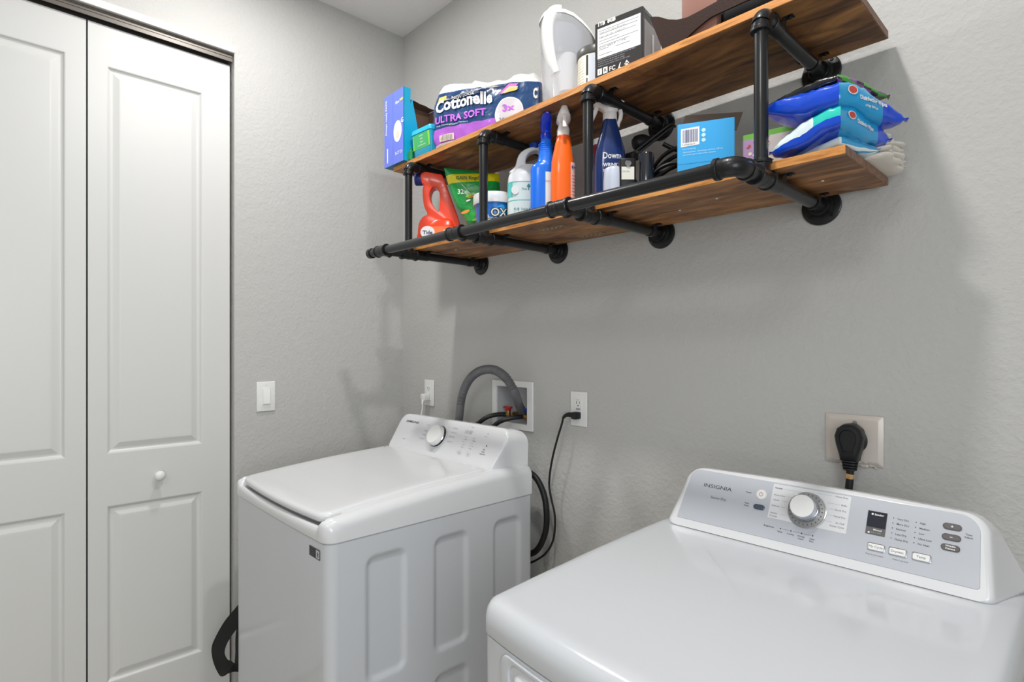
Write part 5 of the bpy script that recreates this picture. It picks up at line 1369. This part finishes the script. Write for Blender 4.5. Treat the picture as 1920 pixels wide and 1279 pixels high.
# teal wipes tub
M_tealbox = mat('teal_tub', (24, 160, 196), .3, coat=.3); M_grn = mat('tub_label_green', (46, 170, 96), .3, coat=.3); M_lim2 = mat('tub_label_lime', (130, 205, 60), .3)
t = thing('teal_box', 'small teal box with green label, between the blue-violet carton and the toilet paper', 'box', (.566, -.320, TU), R(2))
mb = MB(); bx_ = [[(x, y, z) for x, y in [(a, b_) for a, b_ in rrect(0 - g, .112 + g, 0 - g, .080 + g, .008, 3)]] for z, g in ((0, -.008), (.004, -.006), (.080, 0), (.086, .0005))]
mb.loft(bx_, M_tealbox); mb.build('box_body', t)
mb = MB(); mb.loft([[(x, y, z) for x, y in rrect(-g, .112 + g, -g, .080 + g, .009, 3)] for z, g in ((.083, .003), (.092, .003), (.099, .001), (.104, -.006))], M_cyan); mb.build('lid', t, label='cyan lid')
mb = MB(); F2 = lambda u, v, e=0: Vector((u, .006 - .006 * min(1, v / .08) - .0006 - e, v))
decal(mb, F2, [(.006, .028), (.106, .028), (.106, .080), (.006, .080)], M_lim2, .0); decal(mb, F2, [(.014, .030), (.098, .030), (.093, .080), (.010, .080)], M_grn, .0004)
for k_, s_ in enumerate(('gentle', 'daily', 'wipes', 'sensitive skin')): mb.text(s_, M_white, (lambda k_: lambda u, v: F2(.058 + u, .070 - .011 * k_ + v, .0008))(k_), h=.006, align='C')
mb.build('box_print', t)
t = thing('green_bottle', 'tiny green bottle in front of the teal box, at the edge of the upper board', 'bottle', (.550, -.312, TU))
MB().lathe([(.010, 0), (.012, .002), (.012, .030), (.007, .036), (.007, .044), (.0001, .045)], mat('small_green', (20, 130, 70), .3, coat=.4), 20).build('bottle_body', t)

# toilet paper pack
M_tp = zone_mat('pack_print', [(0, 0, 0, (230, 226, 222)), (.022, .12, 0.0, (176, 98, 206)), (.076, .06, -.2, (24, 66, 116)), (.200, .02, -.2, (232, 230, 228))], .28, .5, 1.0, 26)
t = thing('toilet_paper_pack', 'large navy, purple and white plastic-wrapped toilet paper pack on the upper board', 'toilet paper', (.680, -.308, TU), R(22.4))
pw, pd, ph = .405, .112, .228
mb = MB(); nx, ny = 40, 12
def pack_pt(u, a):
    # u along width 0..1, a angle around the section
    e = min(u, 1 - u); k = min(1, e / .08) ** .5
    hw = pd / 2 * (.80 + .20 * k); hh = ph / 2 * (.82 + .18 * k) * (1 - .08 * u + .05 * math.sin(u * 9))
    ca, sa = math.cos(a), math.sin(a)
    y = pd / 2 - hw * math.copysign(abs(ca) ** .5, ca); z = ph / 2 + hh * math.copysign(abs(sa) ** .5, sa) - (ph / 2 - hh) * .9
    w__ = noise.noise(Vector((u * 11, math.cos(a) * 2, math.sin(a) * 2))) * .010 + noise.noise(Vector((u * 34, math.cos(a) * 6, math.sin(a) * 6))) * .0022
    y -= w__ * abs(ca); z += w__ * (sa > 0) * 1.2
    if sa > .3: z += .012 * math.exp(-((u - .45) / .12) ** 2)
    return Vector((u * pw, y, max(.0005, z)))
loops = [[pack_pt(u_, 2 * PI * j / 44) for j in range(44)] for u_ in [(1 - math.cos(PI * i / 46)) / 2 for i in range(47)]]
loops = [[Vector((p.x, pd / 2 + (p.y - pd / 2) * (.55 if i in (0, 46) else 1), ph / 2 + (p.z - ph / 2) * (.6 if i in (0, 46) else 1))) for p in l] for i, l in enumerate(loops)]
mb.loft(loops, M_tp); mb.build('pack_film', t, smooth=70)
from mathutils.bvhtree import BVHTree
bv = BVHTree.FromPolygons([v for v in mb.v], [f for f in mb.f])
def onto(u, v, e=.0012, extra=.0022):
    r = bv.ray_cast(Vector((u, -.5, v)), Vector((0, 1, 0)))
    return (r[0] + Vector((0, -e - extra, 0))) if r[0] else Vector((u, 0, v))
def sub_text(mbx, body, mt_, u0, v0, h, w, bold, e, arc=0.0):
    vs, fs = text_mesh(body, bold); x0 = min(p[0] for p in vs); x1 = max(p[0] for p in vs); sx_ = w / (x1 - x0); sy_ = h / .7
    mbx.add([onto(u0 + (x - x0) * sx_, v0 + y * sy_ + arc * math.sin(PI * (x - x0) / (x1 - x0)), e) for x, y in vs], fs, mt_)
M_viol = mat('print_purple', (206, 110, 236), .35); M_navyp = mat('print_navy', (24, 50, 96), .4)
mb = MB()
sub_text(mb, 'Cottonelle', M_white, .012, .132, .040, .225, .035, .002, .008)
sub_text(mb, 'ULTRA SOFT', M_viol, .010, .096, .023, .200, .03, .002)
sub_text(mb, 'with CleaningRipples Texture', M_white, .016, .084, .005, .125, .0, .002)
for cx_, r_, mt_, e in ((.298, .052, M_white, .0016), (.298, .048, mat('roundel_grey', (214, 208, 214), .4), .0022)):
    n_ = 36; mb.add([onto(cx_, .086, e + .0015)] + [onto(cx_ + r_ * .5 * math.cos(2 * PI * i / n_), .086 + r_ * .5 * math.sin(2 * PI * i / n_), e + .0008) for i in range(n_)] + [onto(cx_ + r_ * math.cos(2 * PI * i / n_), .086 + r_ * math.sin(2 * PI * i / n_), e) for i in range(n_)],
           [(0, 1 + i, 1 + (i + 1) % n_) for i in range(n_)] + [(1 + i, 1 + n_ + i, 1 + n_ + (i + 1) % n_, 1 + (i + 1) % n_) for i in range(n_)], mt_)
sub_text(mb, '3x', M_viol, .276, .094, .020, .042, .03, .0044)
sub_text(mb, '24=96', M_ink, .262, .064, .010, .05, .0, .0044)
def quadf(pts, mt_, e):
    n_ = 8; rows_ = [[onto(lerp(lerp(pts[0][0], pts[1][0], i / n_), lerp(pts[3][0], pts[2][0], i / n_), j / 4), lerp(lerp(pts[0][1], pts[1][1], i / n_), lerp(pts[3][1], pts[2][1], i / n_), j / 4), e) for i in range(n_ + 1)] for j in range(5)]
    mb.grid(rows_, mt_)
quadf([(.030, .030), (.085, .034), (.085, .056), (.030, .052)], M_cream, .0014)
for k in range(9): quadf([(.036 + .005 * k, .034), (.038 + .005 * k, .034), (.038 + .005 * k, .052), (.036 + .005 * k, .052)], M_ink, .0020)
quadf([(.262, .150), (.315, .162), (.330, .180), (.300, .182)], mat('print_pink', (220, 120, 200), .4), .0014); quadf([(.272, .150), (.322, .160), (.330, .170), (.300, .172)], M_cream, .0020); quadf([(.282, .150), (.326, .158), (.330, .164), (.305, .166)], mat('print_yellow2', (240, 210, 110), .4), .0026)
quadf([(.020, .168), (.060, .172), (.058, .188), (.028, .186)], mat('print_yellow2', (240, 210, 110), .4), .0014)
quadf([(.045, .170), (.190, .172), (.180, .184), (.060, .182)], M_navyp, .0018)
sub_text(mb, 'NEW LOOK', M_white, .080, .171, .010, .09, .02, .0034)
sub_text(mb, 'C', M_white, .384, .120, .030, .014, .06, .002); sub_text(mb, 'US', M_viol, .386, .070, .016, .014, .04, .002)
mb.build('pack_print', t, label='brand lettering and roundel')
# torn clear plastic on top
mb = MB(); M_clear = mat('clear_wrap', (240, 238, 236), .2, alpha=.55, coat=.5, bump=.6, bscale=50)
rws = []
for j in range(12):
    v = j / 11; row = []
    for i in range(26):
        u = i / 25; x = .09 + .20 * u; z = .196 - .020 * v + .034 * math.sin(PI * u) ** 1.5 * (1 - v * .9) + noise.noise(Vector((u * 9, v * 9, 2))) * .012
        row.append((x, .06 - .075 * v + noise.noise(Vector((u * 8, v * 7, 5))) * .008, z))
    rws.append(row)
mb.grid(rws, M_clear); mb.build('torn_wrap', t, smooth=60, label='crumpled torn clear wrapping')

# water filter pitcher
M_pit = mat('pitcher_clear', (228, 229, 233), .10, alpha=.45, coat=.6); M_res = mat('reservoir_grey', (140, 142, 158), .2, alpha=.85, coat=.3); M_fil = mat('filter_white', (228, 228, 232), .4)
t = thing('water_filter_pitcher', 'clear water filter pitcher with a white lid and arched white handle, on the upper board', 'pitcher', (1.236, -0.222, TU), VIEW + R(14))
t.scale = (.92, .92, .90)
mb = MB()
def oct_(w, d, cx, n=40, nose=.0): return superell(w, d, 3.2, n, cx)
secs = [(.001, .112, .082, -.020), (.006, .120, .090, -.019), (.060, .132, .096, -.015), (.160, .156, .104, -.008), (.230, .168, .108, -.004)]
lo = [[(x, y, z) for x, y in oct_(w, d, cx)] for z, w, d, cx in secs]
top_ = lambda x: .290 - .060 * max(0, (x + .02) / .09) ** 1.3
lo.append([(x, y, top_(x) - .008) for x, y in oct_(.172, .110, -.003)])
mb.loft(lo, M_pit, (True, False)); mb.build('pitcher_body', t, label='clear plastic body')
mb = MB(); o_ = oct_(.176, .114, -.003); 
lp = [[(x, y, top_(x) - .010) for x, y in o_], [(x, y, top_(x) - .002) for x, y in o_], [(x * .97, y * .95, top_(x) + .003) for x, y in o_], [(x * .6, y * .6, top_(x * .6) + .007) for x, y in o_]]
mb.loft(lp, M_white, (False, True)); mb.build('lid', t, label='white lid')
mb = MB(); ro = lambda s_: oct_(.118 * s_, .080 * s_, -.010)
mb.loft([[(x, y, z) for x, y in ro(s_)] for z, s_ in ((.172, .80), (.176, .86), (.230, .94), (.262, .98))], M_res, (True, True)); mb.build('reservoir', t, label='smoky inner reservoir')
MB().lathe([(.020, .055), (.024, .058), (.026, .10), (.030, .135), (.034, .172)], M_fil, 28, Matrix.Translation((-.006, 0, 0))).lathe([(.018, .040), (.021, .043), (.021, .056)], M_res, 24, Matrix.Translation((-.006, 0, 0))).build('filter_cartridge', t, label='white filter cartridge')
mb = MB()
hpts = [(-.050, .292), (-.066, .290), (-.080, .276), (-.088, .245), (-.088, .205), (-.083, .165), (-.074, .125), (-.062, .098)]
P = catmull([(a, 0, b_) for a, b_ in hpts], 6); lp = []
for i, p in enumerate(P):
    Tn = (P[min(i + 1, len(P) - 1)] - P[max(i - 1, 0)]).normalized(); n_ = Vector((Tn.z, 0, -Tn.x)); s_ = i / (len(P) - 1)
    hw = lerp(.024, .018, s_); tt_ = lerp(.020, .015, s_)
    lp.append([p + Vector((.010, -.030, 0)) + n_ * (tt_ * a) + Vector((0, 1, 0)) * (hw * b_) for a, b_ in superell(2, 2, 3, 16)])
mb.loft(lp, M_white)
mb.build('handle', t, label='arched white handle')
# pale container with dark lid
t = thing('round_canister', 'cream canister with a dark lid, tucked between the pitcher and the black box', 'canister', (1.334, -.219, TU), VIEW)
t.scale = (.93, .93, .97)
MB().lathe([(.052, 0), (.054, .002), (.054, .118), (.052, .12)], mat('canister_cream', (232, 226, 206), .4), 48).build('canister_body', t)
MB().lathe([(.0555, .112), (.0565, .114), (.0565, .132), (.0545, .136), (.0001, .1365)], mat('canister_lid_grey', (84, 84, 82), .35), 48).build('lid', t, label='dark grey lid')
mb = MB()
for a0, a1, z0, z1, mt_ in ((-2.25, -2.13, .052, .108, M_inkd), (-2.10, -1.2, .02, .110, mat('canister_label', (206, 212, 224), .4)), (-2.25, -2.16, .030, .044, M_ink)):
    mb.grid([[(.0546 * math.cos(lerp(a0, a1, i / 10)), .0546 * math.sin(lerp(a0, a1, i / 10)), z) for i in range(11)] for z in (z0, z1)], mt_)
for k in range(9): cm = cylmap(0, 0, .054, -2.95, .100 - .008 * k, .0007); mb.text('serving size values', M_ink, cm, h=.0028, w=.030)
mb.build('canister_print', t)
# black electronics box
M_bk = mat('carton_black', (44, 42, 42), .4, coat=.15); M_bkside = mat('carton_side_grey', (150, 142, 144), .35, coat=.3)
t = thing('black_carton', 'black carton with a white specification panel, standing on the upper board', 'carton', (1.397, -0.302, TU), R(9))
mb = MB(); cw, cd, ch = .134, .110, .152
mb.box((0, 0, 0), (cw, cd, ch), M_bk, .0012, 1); mb.box((cw - .0002, .010, .0), (cw + .0008, cd - .002, ch - .028), M_bkside); mb.build('carton_body', t)
mb = MB(); fr = frame((0, 0, 0), (1, 0, 0), (0, 0, 1)); fs_ = frame((cw, 0, 0), (0, 1, 0), (0, 0, 1))
decal(mb, fr, [(.008, .058), (.128, .058), (.128, .136), (.008, .136)], M_white)
mb.text('1TB  8GB', M_white, lambda u, v: fr(.010 + u, .143 + v), h=.009, w=.05, bold=.05)
for z, a, b_ in ((.128, .012, .122), (.120, .012, .120), (.110, .012, .116), (.102, .012, .070), (.095, .012, .122), (.088, .012, .100), (.080, .012, .04), (.076, .06, .10), (.066, .012, .05)):
    decal(mb, fr, [(a, z), (b_, z), (b_, z + .0010), (a, z + .0010)], M_ink, .0008)
for z, s_ in ((.122, 'Model Drive Digital Recorder'), (.112, 'Input 12V  2A   Output 5V'), (.083, 'S/N 4829 1175')): mb.text(s_, M_ink, (lambda z: lambda u, v: fr(.013 + u, z + v, .0008))(z), h=.0038, w=.075)
for k, s_ in enumerate(('Designed and assembled abroad. Contents may differ.', 'Distributed for home use only. Keep dry and away', 'from heat. See the manual inside the package.', 'Register your product online for full cover.')): mb.text(s_, M_inkl, (lambda k: lambda u, v: fr(.010 + u, .054 - .0055 * k + v))(k), h=.0030, w=(.105, .075, .075, .09)[k])
fq = lambda u, v, e=.0004: fr(u, v + .012, e)
for x in (.008, .024): decal(mb, fq, [(x, .004), (x + .013, .004), (x + .013, .020), (x, .020)], M_white)
mb.text('i', M_inkd, lambda u, v: fq(.0135 + u, .008 + v, .0009), h=.008, bold=.03); mb.text('R', M_inkd, lambda u, v: fq(.028 + u, .008 + v, .0009), h=.008, bold=.02)
mb.text('FC', M_white, lambda u, v: fq(.042 + u, .006 + v), h=.011, w=.017, bold=.02)
mb.poly([fq(.066, .004), fq(.076, .004), fq(.0745, .007), fq(.071, .007), fq(.0745, .019), fq(.072, .019)], M_white)
mb.poly([fq(.083, .010), fq(.098, .010), fq(.0905, .020)], M_white); mb.poly([fq(.084, .004), fq(.097, .004), fq(.0905, .013)], M_white, ) ; decal(mb, fq, [(.086, .0115), (.095, .0115), (.095, .0135), (.086, .0135)], M_inkd, .0008)
decal(mb, fs_, [(.052, .028), (.064, .028), (.064, .105), (.052, .105)], M_white, .0014)
mb.text('DASH CAM', M_inkl, lambda u, v: fs_(.012 + u, .142 + v, .0010), h=.007, w=.07)
mb.build('carton_print', t)
# brown leatherette magazine tray
M_lea = mat('brown_leatherette', (46, 28, 22), .6, spec=.25, bump=.3, bscale=240); M_leain = mat('tray_inner_shade', (24, 18, 16), .9)  # inside of the tray coloured near black to stand for its shade
t = thing('brown_tray', 'dark brown leatherette tray with a dipping curved rim, right of the black carton', 'tray', (1.606, -0.316, TU))
mb = MB(); L_ = .34; D_ = .15
RIM = [(0, .091), (.012, .084), (.026, .066), (.042, .055), (.060, .049), (.085, .050), (.14, .054), (L_, .060)]
def rim(u):   # height of the front rim along its length
    P_ = RIM
    return np_interp(u, P_)
us = [L_ * i / 48 for i in range(49)]
def arch(u): return max(0, min(1, (u - .058) / .06)) ** .7 * .026 * (1 if u < L_ - .04 else max(0, (L_ - u) / .04) ** .5)
sl = lambda u, z: u + (-.035 * (z / .091) if u < .001 else -.035 * (z / .091) * max(0, 1 - u / .06))
fo = [(sl(u, rim(u)), 0, rim(u)) for u in us]; lo_ = [(u, 0, arch(u)) for u in us]
fo2 = [(x, .004, z) for x, _, z in fo]; lo2 = [(x, .004, z) for x, _, z in lo_]
mb.loft([lo_, fo, fo2, lo2, lo_], M_lea, (False, False), closed=False)
mb.add([lo_[0], fo[0], fo2[0], lo2[0]], [(0, 1, 2, 3)], M_lea); mb.add([lo_[-1], fo[-1], fo2[-1], lo2[-1]], [(3, 2, 1, 0)], M_lea)
mb.build('front_panel', t, smooth=40)
mb = MB()
for x0, x1 in ((0, .004), (L_ - .004, L_)):
    hh = .056 if x0 == 0 else .055; dx = -.020 if x0 == 0 else 0
    mb.loft([[(x0, .004, 0), (x1, .004, 0), (x1, D_, 0), (x0, D_, 0)], [(x0 + dx, .004, hh), (x1 + dx, .004, hh), (x1 + dx, D_, hh), (x0 + dx, D_, hh)]], M_lea)
mb.box((0, D_, 0), (L_, D_ + .004, .128), M_leain); mb.build('tray_wall', t)
MB().box((.004, .006, .001), (L_ - .004, D_ - .001, .006), M_leain).build('tray_floor', t)
t = thing('tray_dark_filler', 'added near-black bag lying inside the brown tray', 'filler', (1.790, -.232, TU + .0065))  # dark mass added so the tray opening reads as shaded
MB().sphere((0, 0, 0), .05, mat('tray_shade_black', (16, 15, 16), .9), 14, (2.6, .95, .62), Matrix.Translation((0, 0, .031))).build('filler_body', t)
t = thing('brown_box', 'reddish brown box standing upright in the brown tray', 'box', (1.648, -.306, TU + .0065))
MB().box((0, 0, 0), (.085, .022, .215), mat('reddish_box', (138, 98, 86), .5), .003, 2).build('box_body', t)
